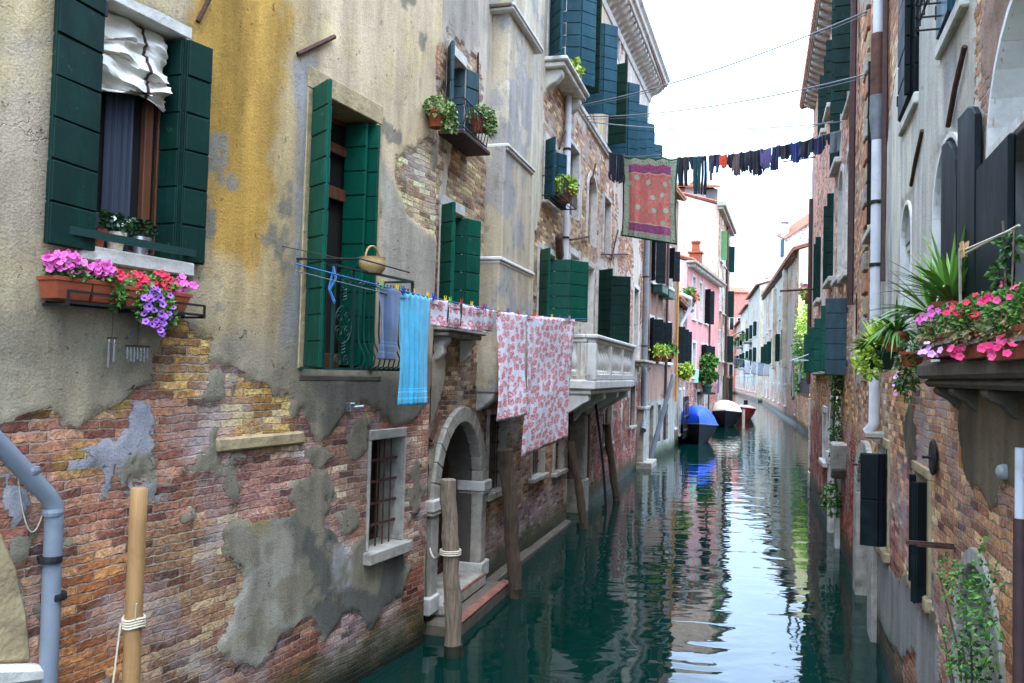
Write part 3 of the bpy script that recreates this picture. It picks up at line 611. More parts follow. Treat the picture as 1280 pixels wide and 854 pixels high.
    b = mixc(b, S(112, 106, 94), .85 * w([(382, 470), (525, 470), (520, 540), (400, 560)], .08)); cw = sm(cem, .3, .5); b = mixc(b, S(160, 152, 134), cw); b = mixc(b, S(104, 100, 86), cw * sm(N(U, V, 1.3, 91), -.05, .2) * .7); b = mixc(b, S(92, 90, 82), cw * .9 * w([(388, 590), (440, 690), (505, 690), (505, 800), (410, 810), (386, 760), (372, 690)], .05, .08)); b = mixc(b, S(176, 172, 164), cw * .8 * w([(408, 680), (452, 660), (448, 720), (420, 740)], .04, .1)); b = mixc(b, S(152, 132, 82), cw * sm(N(U, V, 2.2, 95), .2, .5) * .8)
    b = mixc(b, S(160, 156, 158), sm(lil, .35, .5)); b = mixc(b, S(138, 128, 108), sm(sp1, .4, .52))
    # brick colours
    c = np.zeros(U.shape + (3,)) + np.array(S(160, 112, 90))
    c = mixc(c, S(178, 116, 70), w([(75, 715), (120, 690), (170, 690), (176, 760), (150, 900), (40, 900), (70, 800)], .12, .25)); c = mixc(c, S(178, 140, 74), .8 * w([(190, 385), (270, 405), (270, 470), (360, 470), (384, 560), (280, 545), (250, 500), (190, 480)], .08, .1)); c = mixc(c, S(178, 150, 66), .8 * sm(N(U, V, 2.1, 44), .22, .45) * sm(V, 1.9, 2.5))
    c = mixc(c, S(172, 128, 118), .7 * w([(240, 560), (380, 555), (384, 640), (300, 650), (240, 620)], .12)); c = mixc(c, S(146, 112, 84), .8 * w([(185, 670), (290, 655), (310, 720), (280, 830), (250, 900), (180, 900)], .15)); c = mixc(c, S(132, 66, 48), .8 * w([(400, 790), (540, 700), (540, 900), (360, 900), (330, 840)], .12))
    c = mixc(c, S(182, 158, 158), .7 * sm(N(U, V, 1.3, 66), .0, .35) * sm(V, 2.7, 2.3)); c = mixc(c, S(170, 134, 100), .7 * sm(N(U, V, 1.1, 68), .05, .35) * sm(V, 2.0, 1.5)); c = mixc(c, S(186, 168, 128), .85 * w([(480, 160), (620, 160), (620, 310), (500, 310)], .1)); c = mixc(c, S(172, 142, 122), .75 * w([(385, 560), (530, 540), (520, 690), (390, 640)], .12))
    return mask, b, c
H1 = House('stucco_house', 'near house with ochre and grey peeling stucco over exposed brick', 'house', L1, -8.5, 0.02, 10.5, f_L1, step=.034, depth=7)
# -- flower window
wA = window(H1, -4.46, -3.74, 3.72, 5.32, dep=.19, t=.05, tt=.12, td=.012, sill=(.1, .07), mull=False, pane='dark_room', frame='wood_brown')
H1.part((lambda m: (m.add([(-4.24 + .24 * i / 20, .17 + .018 * math.sin(i * 1.7), z) for z in (3.74, 5.2) for i in range(21)], [(i, i + 1, 22 + i, 21 + i) for i in range(20)]), m)[1])(MB()), 'curtain', 'curtain', parent=wA, smooth=True)
mb = MB(); mb.fb(-3.93, -3.86, -.19, -.14, 3.75, 5.3); H1.part(mb, 'casement', 'wood_brown', parent=wA, bev=.006)
shutters(H1, wA, -4.47, .045, 3.68, 5.42, [(.37, 172)], 'paint_green_dark', .25)
shutters(H1, wA, -3.755, -.185, 3.72, 5.31, [(.185, 88), (.02, 50), (.2, 12)], 'paint_green_dark', .25)
# canvas blind in folds
mb = MB(); rows = []
prof = [(0, 5.31), (.07, 5.16), (.035, 5.09), (.10, 5.0), (.05, 4.97), (.11, 4.87), (.045, 4.83), (.075, 4.80), (.055, 4.77)]
for k, (d, z) in enumerate(prof):
    rows.append([(-4.43 + .6 * i / 16, -(-.13 + d + .018 * math.sin(i * .9 + k * 1.3)), z - .035 * math.sin(i * .33 + k) * (k > 0)) for i in range(17)])
rows = [[tuple(np.array(a) * (1 - f) + np.array(b) * f + np.array([0, .012 * math.sin(9 * f + i * .8), .006 * math.sin(i * 1.1 + 5 * f)])) for i, (a, b) in enumerate(zip(ra, rb))] for ra, rb in zip(rows[:-1], rows[1:]) for f in (0, .25, .5, .75)]
mb.add([p for r in rows for p in r], [(k * 17 + i, k * 17 + i + 1, k * 17 + 18 + i, k * 17 + 17 + i) for k in range(len(rows) - 1) for i in range(16)])
bl = H1.part(mb, 'canvas_blind', 'canvas', parent=wA, smooth=True)
mb = MB()
for i in (11,): mb.tube([(r[i][0], r[i][1] - .004, r[i][2]) for r in rows], .011, 6)
for i in (0,): mb.tube([(r[i][0] + .01, r[i][1] - .004, r[i][2]) for r in rows], .008, 6)
H1.part(mb, 'blind_tape', 'canvas_tape', parent=wA)
mb = MB(); mb.fb(-4.72, -3.66, .085, .10, 3.76, 3.81); mb.fb(-4.64, -4.6, .0, .09, 3.77, 3.80); mb.fb(-3.72, -3.69, .0, .09, 3.77, 3.80); H1.part(mb, 'guard_bar', 'iron_green', parent=wA)
# -- balcony door
wB = window(H1, -2.27, -1.25, 2.99, 5.42, dep=.3, t=.09, tt=.19, tm='stone_sand', td=.025, sill=None, mull=False, pane='dark_room', frame='wood_brown', name='balcony_door')
mb = MB(); mb.fb(-2.2, -1.3, -.28, -.24, 4.62, 4.74); mb.fb(-2.2, -1.3, -.28, -.24, 5.06, 5.16); mb.fb(-2.2, -1.3, -.29, -.25, 3.0, 3.14); mb.fb(-1.84, -1.76, -.28, -.24, 3.0, 5.3); H1.part(mb, 'transom', 'wood_brown', parent=wB, bev=.006)
shutters(H1, wB, -2.275, .03, 3.0, 5.44, [(.30, 118)], 'paint_green', .23)
shutters(H1, wB, -1.265, -.29, 3.02, 5.40, [(.34, 86)], 'paint_green', .23)
shutters(H1, wB, -1.36, -.27, 3.02, 5.40, [(.24, 84)], 'paint_green', .23)
# -- wrought iron balcony
def spiral(mb, c, r, turns, flip, r0=.005, axis='u'):
    pts = []
    for i in range(26):
        t = i / 25; a = t * turns * 2 * math.pi; rr = r * (1 - .85 * t); pts.append((c[0] + rr * math.cos(a) * flip, c[1], c[2] + rr * math.sin(a)))
    mb.tube(pts, r0, 5)
bu0, bu1, bd, bz0, bz1 = -2.33, -1.02, .34, 2.985, 3.86
sl = MB(); sl.fb(-2.36, -1.0, -.04, .02, 2.86, 2.955); sl_o = H1.part(sl, 'balcony', 'stone_dark', bev=.03)
mb = MB()
mb.fb(bu0, bu1, bd - .015, bd + .015, bz1, bz1 + .02); mb.fb(bu0, bu1, bd - .015, bd + .015, bz0, bz0 + .02)
for u in (bu0, bu1): mb.fb(u - .012, u + .012, -.02, bd, bz1, bz1 + .02); mb.fb(u - .012, u + .012, -.02, bd, bz0, bz0 + .02)
for u in (bu0, bu0 + .3, bu1): mb.fb(u - .012, u + .012, bd - .012, bd + .012, bz0, bz1)
H1.part(mb, 'railing_frame', 'iron_green', parent=sl_o)
for i in range(11):
    u = bu0 + .38 + i * .085
    if u > bu1 - .03: break
    m2 = MB(); m2.tube([(u, -bd, bz1 - .13), (u, -bd, bz0 + .35), (u, -bd - .01, bz0 + .25), (u, -bd - .08, bz0 + .12), (u, -bd - .06, bz0 + .04), (u, -bd, bz0 + .02)], .008, 6); H1.part(m2, 'baluster', 'iron_green', parent=sl_o, smooth=True)
for i in range(3):
    d = .08 + i * .09; m2 = MB(); m2.tube([(bu0, -d, bz1), (bu0, -d, bz0)], .008, 6); H1.part(m2, 'baluster', 'iron_green', parent=sl_o)
m2 = MB()
for (cz, r) in ((bz1 - .1, .06), (bz0 + .45, .055), (bz0 + .33, .055), (bz0 + .08, .055)):
    for fl in (-1, 1): spiral(m2, (bu0 + .15 + fl * .06, -bd, cz), r, 1.6, fl)
cz = bz0 + .39; m2.tube([(bu0 + .15 + .125 * math.cos(a * .2618), -bd, cz + .16 * math.sin(a * .2618)) for a in range(25)], .006, 5)
for z0, z1 in ((bz1 - .28, bz1 - .17), (bz0 + .14, bz0 + .25)):
    for ph in (0, math.pi): m2.tube([(bu0 + .15 + .02 * math.cos(k * .8 + ph), -bd + .02 * math.sin(k * .8 + ph), z0 + (z1 - z0) * k / 16) for k in range(17)], .006, 5)
for ph in (0, math.pi): m2.tube([(bu0 + .36 + (bu1 - bu0 - .38) * k / 60, -bd + .018 * math.sin(k * .9 + ph), bz1 - .09 + .022 * math.cos(k * .9 + ph)) for k in range(61)], .006, 5)
H1.part(m2, 'scrollwork', 'iron_green', parent=sl_o, smooth=True)
# line bracket
mb = MB(); mb.tube([(-2.42, 0, 3.92), (-2.42, -.64, 3.90)], .010, 6); mb.tube([(-2.42, -.62, 3.91), (-1.5, -.58, 3.9)], .007, 6); mb.tube([(-2.62, -.0, 4.0), (-2.42, -.5, 3.90)], .004, 6)
H1.part(mb, 'line_bracket', 'iron_black', smooth=True)
# -- barred window
wC = window(H1, -1.16, -.52, 1.22, 2.30, dep=.30, t=.03, tt=.10, tm='stone_grey', td=.022, sill=(.12, .10), bars=True, mull=False, pane='dark_room', frame='wood_door')
# -- stone bits, arch niche, pipe, irons
mb = MB(); mb.prism([L1.px(*p) for p in ((268, 548), (376, 539), (378, 554), (300, 562), (268, 566))], -.05, .045); H1.part(mb, 'stone_block', 'stone_sand', bev=.015)
a = [L1.px(*p) for p in ((-260, 560), (-90, 596), (-40, 626), (0, 668), (18, 712), (30, 765), (36, 826), (-260, 850))]
mb = MB(); mb.prism(a, -.05, .035); H1.part(mb, 'arch_stone', 'stone_sand', bev=.02)
mb = MB(); mb.prism([L1.px(*p) for p in ((-200, 834), (44, 828), (46, 850), (-200, 880))], -.05, .12); H1.part(mb, 'arch_base', 'stone_white', bev=.03)
q = [L1.px(*p, .1) for p in ((-160, 395), (0, 556), (58, 618), (68, 632), (67, 660), (60, 854), (52, 1100))]
pipe(H1, [(u, -.1, v) for u, v in q], .052, 'pipe_grey', clips=[(q[4][0] - .012, -.1, q[4][1] - .18), (q[5][0] + .02, -.1, q[5][1] + .5)])
for (x, y) in ((36, 588), (66, 640)):
    c = MB(); u, v = L1.px(x, y, .1); c.lathe((u, -.1, v), [(.056, -.02), (.060, 0), (.056, .02)], 14); H1.part(c, 'pipe_collar', 'pipe_grey')
iron(H1, [(*L1.px(372, 68, .03)[:1], -.03, L1.px(372, 68, .03)[1]), (L1.px(418, 46, .05)[0], -.05, L1.px(418, 46, .05)[1])], .022)
iron(H1, [(L1.px(247, 27, .03)[0], -.03, L1.px(247, 27, .03)[1]), (L1.px(264, -6, .05)[0], -.05, L1.px(264, -6, .05)[1])], .016)
mb = MB(); u, v = L1.px(437, 510, .03); mb.fb(u - .04, u + .04, 0, .07, v - .04, v + .05); mb.tube([(u, -.05, v), (u + .14, -.09, v + .01)], .02, 8); H1.part(mb, 'wall_tap', 'tin', bev=.01)
H1.finish()

# ================================================================== HOUSE 2 (arch door, flue) and PALAZZO on L2
P2 = lambda pts: L2.poly(pts)
UB = 4.62
def f_L2(U, V):
    n1 = N(U, V, 1.7, 12); n2 = N(U, V, .7, 22); n3 = N(U, V, 5, 32)
    def pl(pts, k=1.7, na=.16, nb=.07): return .5 + k * (sdf(U, V, P2(pts)) + na * n1 + nb * n3)
    w = lambda pts, soft, na=.2: sm(sdf(U, V, P2(pts)) + na * n2 + .1 * n1, -soft, soft)
    hb = U < UB
    mB = pl([(552, -200), (720, -200), (690, 0), (690, 492), (602, 470), (612, 340), (606, 228), (598, 150), (604, 112), (598, 78), (575, 50), (553, 20)])
    mB = np.maximum(mB, pl([(556, 172), (566, 172), (556, 250), (548, 250)], 2, .05, .05)); mB = np.maximum(mB, pl([(520, 480), (548, 430), (560, 470), (540, 520), (522, 540)], 2)); mB = np.maximum(mB, .5 + .6 * (N(U, V, 1.1, 71) - .34))
    # palazzo: worn pinkish white render, bricks in patches
    mP = .54 + .85 * (N(U, V, .75, 81) + .5 * n1 * .6) + .25 * sm(V, 7.5, 9.5)
    for pts in ([(676, 115), (706, 112), (704, 180), (680, 205)], [(676, 262), (704, 262), (705, 318), (672, 304)], [(718, 150), (748, 190), (735, 230), (716, 200)], [(728, 240), (748, 245), (746, 330), (726, 320)], [(752, 260), (768, 270), (766, 330), (750, 320)], [(768, 345), (798, 370), (798, 445), (776, 420)]):
        mP = np.minimum(mP, .5 - 1.3 * (sdf(U, V, P2(pts)) + .15 * n1))
    mP = np.where(V < 2.75, np.minimum(mP, .46 + .3 * n1), mP); lowp = sm(V + .15 * n1, 2.9, 2.5); mP = mP * (1 - lowp) + np.minimum(mP, .40) * lowp
    mP = np.maximum(mP, np.where(V < 2.6, .5 + 1.0 * (N(U, V, 1.6, 61) - .36), 0))
    mask = np.where(hb, mB, mP)
    b = np.zeros(U.shape + (3,)) + np.array(S(204, 192, 166)); b = mixc(b, S(186, 176, 158), sm(n2, -.1, .3) * .8); b = mixc(b, S(214, 196, 176), sm(N(U, V, 1.3, 41), .05, .4) * .7)
    b = mixc(b, S(150, 138, 124), .8 * w([(553, -60), (596, -60), (596, 60), (575, 50), (556, 22)], .15)); b = mixc(b, S(150, 140, 120), sm(V, 3.2, 2.4))
    b = mixc(b, S(206, 184, 166), .7 * sm(U, 6, 9)); b = mixc(b, S(206, 182, 140), .8 * sm(sdf(U, V, P2([(740, -80), (757, -80), (757, 170), (745, 170)])), -.15, .15))
    c = np.zeros(U.shape + (3,)) + np.array(S(158, 126, 94)); c = mixc(c, S(132, 110, 84), .7 * sm(n2, 0, .35)); c = mixc(c, S(190, 160, 122), sm(V, 3.3, 5.0) * .75)
    c = mixc(c, S(158, 110, 74), .7 * sm(V, 2.3, 1.8) * sm(U, 2.0, 2.6)); c = mixc(c, S(150, 128, 132), .7 * sm(sdf(U, V, P2([(605, 660), (700, 595), (700, 640), (605, 720)])) + .1 * n1, -.1, .1)); c = mixc(c, S(186, 126, 94), .8 * sm(U, 10.6, 11.4) * sm(V, 3, 3.6))
    c = mixc(c, S(136, 60, 48), .92 * sm(U, 10.4, 10.9) * sm(V, 2.9, 2.6)); c = mixc(c, S(182, 130, 120), .5 * sm(U, 10.6, 11) * sm(V, 2.9, 2.6) * sm(N(U, V, 1.2, 51), .0, .3)); c = mixc(c, S(196, 150, 118), .6 * sm(V, 7, 8))
    return mask, b, c
H2 = House('narrow_house', 'narrow brown brick house with an arched water door and a plastered flue', 'house', L2, 0.04, UB, 11.5, f_L2, step=.045, depth=7)
# arched water door
H2.holes.append((.3, 1.92, -.2, 2.36, .9)); mb = MB(); surround(mb, .3, 1.92, .28, 2.36, .22, .2, -.10, .06, .9); ar = H2.part(mb, 'arched_doorway', 'stone_grey', bev=.015)
for u0, u1 in ((.0, .31), (1.90, 2.24)):
    c = MB(); c.fb(u0, u1, -.3, .10, 1.38, 1.52); c.fb(u0 + .02, u1 - .02, -.3, .085, 1.33, 1.38); H2.part(c, 'capital', 'stone_white', parent=ar, bev=.015); c = MB(); c.fb(u0 + .0, u1, -.3, .09, .22, .42); H2.part(c, 'jamb_base', 'stone_white', parent=ar, bev=.015)
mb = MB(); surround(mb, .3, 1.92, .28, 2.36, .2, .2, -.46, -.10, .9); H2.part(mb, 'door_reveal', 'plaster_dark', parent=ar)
mb = MB(); mb.fb(.25, 2.0, -.5, -.43, .2, 2.4)
for k in range(1, 7): mb.fb(.3 + k * .24, .31 + k * .24, -.43, -.415, .3, 2.3)
mb.fb(.3, 1.9, -.43, -.40, .95, 1.05); mb.fb(.3, 1.9, -.43, -.40, .32, .42); H2.part(mb, 'door', 'wood_door', parent=ar, bev=.005)
mb = MB(); mb.fb(.06, 2.2, -.5, .42, -.9, .14); st_ = H2.part(mb, 'water_steps', 'stone_dark', bev=.03)
mb = MB(); mb.fb(.3, 1.9, -.45, .16, .14, .30); H2.part(mb, 'upper_step', 'stone_grey', parent=st_, bev=.03)
mb = MB(); mb.fb(.31, 1.89, .13, .165, .295, .315); H2.part(mb, 'step_edging', 'brick_edge', parent=st_, bev=.01)
mb = MB(); mb.fb(.07, 2.19, .30, .425, .135, .165); H2.part(mb, 'step_edging', 'brick_edge', parent=st_, bev=.01)
# windows
w = window(H2, .26, .88, 5.84, 6.82, dep=.16, t=.0, tt=.12, tm='stone_white', sill=(.06, .2), mull=False, pane='dark_room')
shutters(H2, w, .26, .03, 5.9, 6.84, [(.26, 150)], 'paint_blue_worn', .24); shutters(H2, w, .87, -.15, 5.88, 6.82, [(.17, 80), (.22, 25)], 'paint_blue_worn', .24)
mb = MB(); mb.tube([(.1, 0, 6.18), (.1, -.28, 6.18), (1.02, -.28, 6.18), (1.02, 0, 6.18)], .011, 6); mb.tube([(.1, -.2, 5.84), (.1, -.28, 5.84), (1.02, -.28, 5.84)], .01, 6)
for i in range(9): mb.tube([(.12 + i * .11, -.28, 6.18), (.12 + i * .11, -.31, 6.0), (.12 + i * .11, -.28, 5.84)], .006, 5)
H2.part(mb, 'window_guard', 'iron_black', parent=w)
mb = MB(); mb.fb(.05, 1.06, -.05, .32, 5.74, 5.79); H2.part(mb, 'shelf', 'wood_door', parent=w, bev=.008)
w = window(H2, .2, .98, 3.53, 4.95, dep=.2, t=.035, tt=.13, tm='stone_white', td=.02, sill=None, mull=False, pane='dark_room', frame='white_paint')
shutters(H2, w, .205, .02, 3.56, 4.95, [(.27, 128)], 'paint_green', .23); shutters(H2, w, .965, -.19, 3.56, 4.94, [(.24, 82), (.24, 30)], 'paint_green', .23)
mb = MB(); mb.fb(-.02, 1.3, -.1, .26, 3.46, 3.53); mb.fb(.02, 1.26, -.1, .21, 3.40, 3.46); si = H2.part(mb, 'stone_sill', 'stone_grey', parent=w, bev=.015)
for u in (.12, 1.02):
    c = MB(); c.prism_uz([(-.02, 3.4), (.17, 3.4), (.17, 3.34), (.11, 3.28), (.12, 3.2), (.06, 3.14), (-.02, 3.1)], u, u + .13); H2.part(c, 'sill_bracket', 'stone_white', parent=w, bev=.015)
window(H2, 2.3, 3.12, 1.30, 2.40, dep=.22, t=.06, tt=.08, tm='stone_grey', sill=(.1, .08), bars=True, mull=False, pane='dark_room', frame='wood_door')
# flue
mb = MB(); mb.fb(1.72, 3.5, -.1, .28, 2.72, 4.55); mb.fb(1.86, 3.36, -.1, .27, 4.55, 6.1); mb.fb(1.95, 3.25, -.1, .27, 6.1, 8.0); mb.fb(1.75, 3.6, -.1, .34, 8.0, 12.5)
fl = H2.part(mb, 'chimney_flue', 'plaster_patched', bev=.02)
for z, a, b, dd in ((4.5, 1.69, 3.53, .31), (6.08, 1.88, 3.38, .32), (8.0, 1.80, 3.5, .37)):
    c = MB(); c.fb(a, b, -.05, dd, z, z + .05); c.fb(a + .02, b - .02, -.05, dd - .02, z - .04, z); H2.part(c, 'moulding', 'plaster_white', parent=fl, bev=.012)
c = MB(); c.prism_uz([(-.02, 2.72), (.26, 2.72), (.22, 2.62), (.1, 2.52), (-.02, 2.46)], 1.74, 1.96); H2.part(c, 'corbel', 'stone_white', parent=fl, bev=.02)
c = MB(); c.prism_uz([(-.02, 2.72), (.26, 2.72), (.22, 2.62), (.1, 2.52), (-.02, 2.46)], 3.2, 3.44); H2.part(c, 'corbel', 'stone_white', parent=fl, bev=.02)
mb = MB(); mb.fb(2.25, UB, -.05, .14, -.9, .10); H2.part(mb, 'stone_ledge', 'stone_dark', bev=.03)
iron(H2, [(-.0, -.04, 2.2), (.25, -.05, 2.5)], .028); iron(H2, [(1.35, -.02, 7.2), (1.42, -.02, 6.4)], .014)
H2.finish(roof='roof_tile')

TOPF = lambda U: 12.35 + (np.asarray(U) - 11.5) * .075
HP = House('palazzo', 'tall flaking palazzo with a white stone balustrade balcony and bracketed cornice', 'house', L2, UB + .01, 20.0, 12.35, f_L2, step=.06, depth=9, top=lambda U: TOPF(np.clip(U, 8, 20)))
def tallwin(u0, u1, v0, v1, **k):
    k2 = dict(dep=.22, t=.12, tt=.14, tm='stone_white', td=.04, sill=None, mull=True, pane='window_glass', frame='white_paint'); k2.update(k); return window(HP, u0, u1, v0, v1, **k2)
# piano nobile
w = tallwin(5.2, 6.5, 8.5, 11.3, rise=.6)
shutters(HP, w, 5.2, .05, 8.55, 10.9, [(.42, 140)], 'paint_teal'); shutters(HP, w, 6.48, -.18, 8.55, 10.9, [(.5, 78), (.36, 40)], 'paint_teal')
mb = MB(); mb.fb(4.95, 7.05, -.1, .42, 8.42, 8.5); mb.fb(5.0, 7.0, -.1, .36, 8.32, 8.42); sl_o = HP.part(mb, 'window_ledge', 'stone_white', bev=.02)
for u in (5.1, 6.7):
    c = MB(); c.prism_uz([(-.02, 8.32), (.3, 8.32), (.3, 8.22), (.2, 8.1), (.1, 8.05), (-.02, 7.95)], u, u + .2); HP.part(c, 'corbel', 'stone_white', parent=sl_o, bev=.02)
for u0, u1, sc in ((7.75, 8.9, 1), (11.5, 12.7, 1), (13.4, 14.5, 1), (15.2, 16.3, 1), (17.6, 18.7, 1)):
    w = tallwin(u0, u1, 8.75, 11.2, rise=.55); shutters(HP, w, u0, .05, 8.7, 10.7, [(.5, 110)], 'paint_green_dark' if sc else 'paint_teal'); shutters(HP, w, u1 - .01, -.16, 8.7, 10.7, [(.5, 84), (.36, 46)], 'paint_teal')
mb = MB(); mb.fb(6.9, 20, -.05, .09, 8.5, 8.62); mb.fb(6.9, 20, -.05, .06, 8.44, 8.5); HP.part(mb, 'string_course', 'stone_white', bev=.015)
window(HP, 12.1, 13.1, 11.35, 12.0, dep=.1, t=.1, tt=.1, sill=None, pane='plaster_beige', mull=False)
# small caged window
w = window(HP, 5.15, 5.95, 6.02, 7.1, dep=.18, t=.03, tt=.13, sill=(.05, .12), mull=False, pane='dark_room')
shutters(HP, w, 5.15, .03, 6.05, 7.08, [(.3, 135)], 'paint_teal'); shutters(HP, w, 5.94, -.15, 6.05, 7.08, [(.2, 82), (.25, 30)], 'paint_teal')
mb = MB()
for z in (6.08, 6.42): mb.tube([(5.0, 0, z), (5.0, -.36, z), (6.3, -.36, z), (6.3, 0, z)], .012, 6)
for i in range(14): mb.tube([(5.0 + .1 * i, -.36, 6.08), (5.0 + .1 * i, -.36, 6.42)], .007, 5)
for i in range(4): mb.tube([(5.0, -.09 * i, 6.08), (6.3, -.09 * i, 6.08)], .008, 5)
HP.part(mb, 'window_basket', 'iron_black', parent=w)
# green window and french windows at balcony level
w = window(HP, 4.95, 6.1, 3.95, 5.15, dep=.2, t=.08, tt=.1, sill=(.08, .12), frame='white_paint')
shutters(HP, w, 4.95, .03, 3.98, 5.12, [(.35, 140)], 'paint_green'); shutters(HP, w, 6.08, -.18, 3.98, 5.12, [(.5, 80), (.46, 32)], 'paint_green')
for u0, u1, pn in ((7.3, 8.1, 'white_paint'), (8.95, 9.85, 'white_paint')):
    w = tallwin(u0, u1, 2.96, 5.4, t=.17, td=.07, pane=pn, mull=False)
w = tallwin(10.6, 11.65, 2.96, 5.5, t=.14, td=.06); shutters(HP, w, 10.6, .06, 3.05, 5.48, [(.45, 128)], 'paint_green_dark'); shutters(HP, w, 11.64, -.1, 3.05, 5.48, [(.78, 66)], 'paint_green_dark')
w = tallwin(17.0, 18.1, 3.5, 5.75, t=.15); mb = MB(); mb.fb(16.6, 18.7, -.05, .45, 3.42, 3.5); mb.fb(16.7, 18.6, -.05, .3, 3.3, 3.42); HP.part(mb, 'stone_sill', 'stone_grey', parent=w, bev=.02)
for u0, u1, v0, v1 in ((7.2, 8.1, 6.2, 7.6), (9.2, 10.2, 5.95, 7.5), (11.3, 12.3, 6.0, 7.4)):
    window(HP, u0, u1, v0, v1, dep=.12, t=.09, tt=.1, tm='stone_white', rise=.35 if u0 > 9 and u0 < 11 else 0, sill=None, pane='roof_tile' if u0 > 8 else 'window_glass', mull=u0 < 8, name='blocked_window' if u0 > 8 else 'window', frame='stone_grey')
# balcony with balusters
b0, b1, bd = 6.5, 12.0, .75
mb = MB(); mb.fb(b0, b1, -.1, bd, 2.72, 2.9); mb.fb(b0 + .06, b1 - .06, -.1, bd - .08, 2.62, 2.72); bal = HP.part(mb, 'balcony', 'stone_balcony', bev=.025)
mb = MB(); mb.fb(b0 - .03, b1 + .03, bd - .2, bd + .04, 3.68, 3.76); mb.fb(b0 + .02, b1 - .02, bd - .16, bd, 3.60, 3.68); mb.fb(b0 - .03, b0 + .2, -.02, bd - .21, 3.68, 3.76); mb.fb(b0, b0 + .17, -.02, bd - .17, 3.60, 3.68); HP.part(mb, 'handrail', 'stone_balcony', parent=bal, bev=.02)
mb = MB(); mb.fb(b0, b1, bd - .16, bd - .01, 2.9, 3.02); HP.part(mb, 'plinth', 'stone_balcony', parent=bal, bev=.012)
for u in (b0, 8.25, 9.9, b1 - .17):
    c = MB(); c.fb(u, u + .17, bd - .17, bd + .005, 2.9, 3.6); HP.part(c, 'balcony_post', 'stone_balcony', parent=bal, bev=.015)
bp = [(.055, 0), (.06, .04), (.035, .07), (.06, .14), (.085, .22), (.07, .32), (.035, .42), (.03, .47), (.055, .52), (.058, .58)]
for k in range(3):
    for i in range(5):
        u = (b0 + .32, 8.56, 10.22)[k] + i * .31; m2 = MB(); m2.lathe((u, -(bd - .085), 3.02), bp, 12); HP.part(m2, 'baluster', 'stone_balcony', parent=bal, smooth=True)
m2 = MB(); m2.lathe((b0 + .085, -.32, 3.02), bp, 12); HP.part(m2, 'baluster', 'stone_balcony', parent=bal, smooth=True)
for u in (6.6, 8.3, 10.1, 11.6):
    c = MB(); c.prism_uz([(-.02, 2.62), (.62, 2.62), (.62, 2.5), (.5, 2.44), (.3, 2.3), (.12, 2.2), (-.02, 2.0)], u, u + .26); HP.part(c, 'corbel', 'stone_balcony', parent=bal, bev=.02)
# ground floor
window(HP, 4.75, 5.6, 1.24, 2.3, dep=.25, t=.07, tt=.1, tm='stone_grey', bars=True, mull=False, pane='dark_room', frame='wood_door')
window(HP, 6.5, 7.2, 1.15, 2.3, dep=.25, t=.12, tt=.1, tm='stone_grey', bars=True, mull=False, pane='dark_room', frame='wood_door')
H = HP; H.holes.append((7.75, 10.15, -.5, 2.5, 0))
mb = MB(); mb.fb(7.72, 10.18, -1.6, -1.5, -.8, 2.6); mb.fb(7.7, 7.74, -1.55, -.01, -.8, 2.55); mb.fb(10.16, 10.2, -1.55, -.01, -.8, 2.55); mb.fb(7.7, 10.2, -1.55, -.01, 2.5, 2.54); po = HP.part(mb, 'water_portico', 'dark_room')  # recess painted near-black, its shade is in the colour
mb = MB(); mb.fb(9.05, 9.55, -.3, .12, -.9, .72); mb.fb(9.1, 9.5, -.28, .08, .72, 2.12); mb.fb(9.02, 9.58, -.3, .14, 2.12, 2.32); HP.part(mb, 'pier', 'stone_grey', parent=po, bev=.03)
mb = MB(); mb.fb(9.75, 9.95, -.2, .05, -.5, 2.5); HP.part(mb, 'door_post', 'wood_dark', parent=po, bev=.02)
window(HP, 12.0, 13.1, 1.25, 2.5, dep=.25, t=.1, tt=.1, tm='stone_grey', bars=True, mull=False, pane='dark_room', frame='wood_door')
window(HP, 16.6, 17.7, 1.45, 2.7, dep=.25, t=.12, tt=.1, tm='stone_grey', bars=True, mull=False, pane='dark_room', frame='wood_door')
mb = MB(); mb.fb(UB + .02, 7.7, -.05, .12, -.9, .08); HP.part(mb, 'stone_ledge', 'stone_dark', bev=.03)
mb = MB(); mb.fb(18.6, 20.0, -.05, .22, -.9, 1.9); mb.fb(18.5, 20.05, -.05, .27, 1.9, 2.0); mb.fb(18.5, 20.05, -.05, .5, -.9, .2); HP.part(mb, 'corner_pier', 'stone_grey', bev=.02)
# pipes
q1 = L2.px(711, 118, .1); pipe(HP, [(q1[0], -.1, q1[1] + .05), (q1[0] + .03, -.1, 6), (q1[0] + .05, -.1, 4.7)], .062, 'pipe_white', clips=[(q1[0] + .01, -.1, 7.3), (q1[0] + .03, -.1, 5.6)])
pipe(HP, [(19.0, -.14, 9.5), (19.0, -.14, 2.1), (18.9, -.2, 1.6), (18.4, -.22, 1.25)], .10, 'copper_grey', clips=[(19.0, -.14, 6.3), (19.0, -.14, 4.0)])
iron(HP, [(14.2, -.05, 12.0), (14.1, -.05, 8.8)], .05, 'downpipe', 'pipe_brown')
for (xa, ya, xb, yb) in ((699, 186, 711, 150), (739, 230, 744, 205), (764, 325, 772, 288), (713, 300, 735, 296), (752, 318, 785, 318), (735, 378, 790, 440)):
    a_, b_ = L2.px(xa, ya, .05), L2.px(xb, yb, .05); 
    if yb != 440: iron(HP, [(a_[0], -.05, a_[1]), (b_[0], -.06, b_[1])], .022)
mb = MB(); a_, b_ = L2.px(694, 292, .08), L2.px(702, 325, .08); mb.obox(((a_[0] + b_[0]) / 2, -.1, (a_[1] + b_[1]) / 2), (.10, 0, -.2), (0, .06, 0), (.07, 0, .05)); HP.part(mb, 'wall_anchor', 'iron_rust', bev=.03)
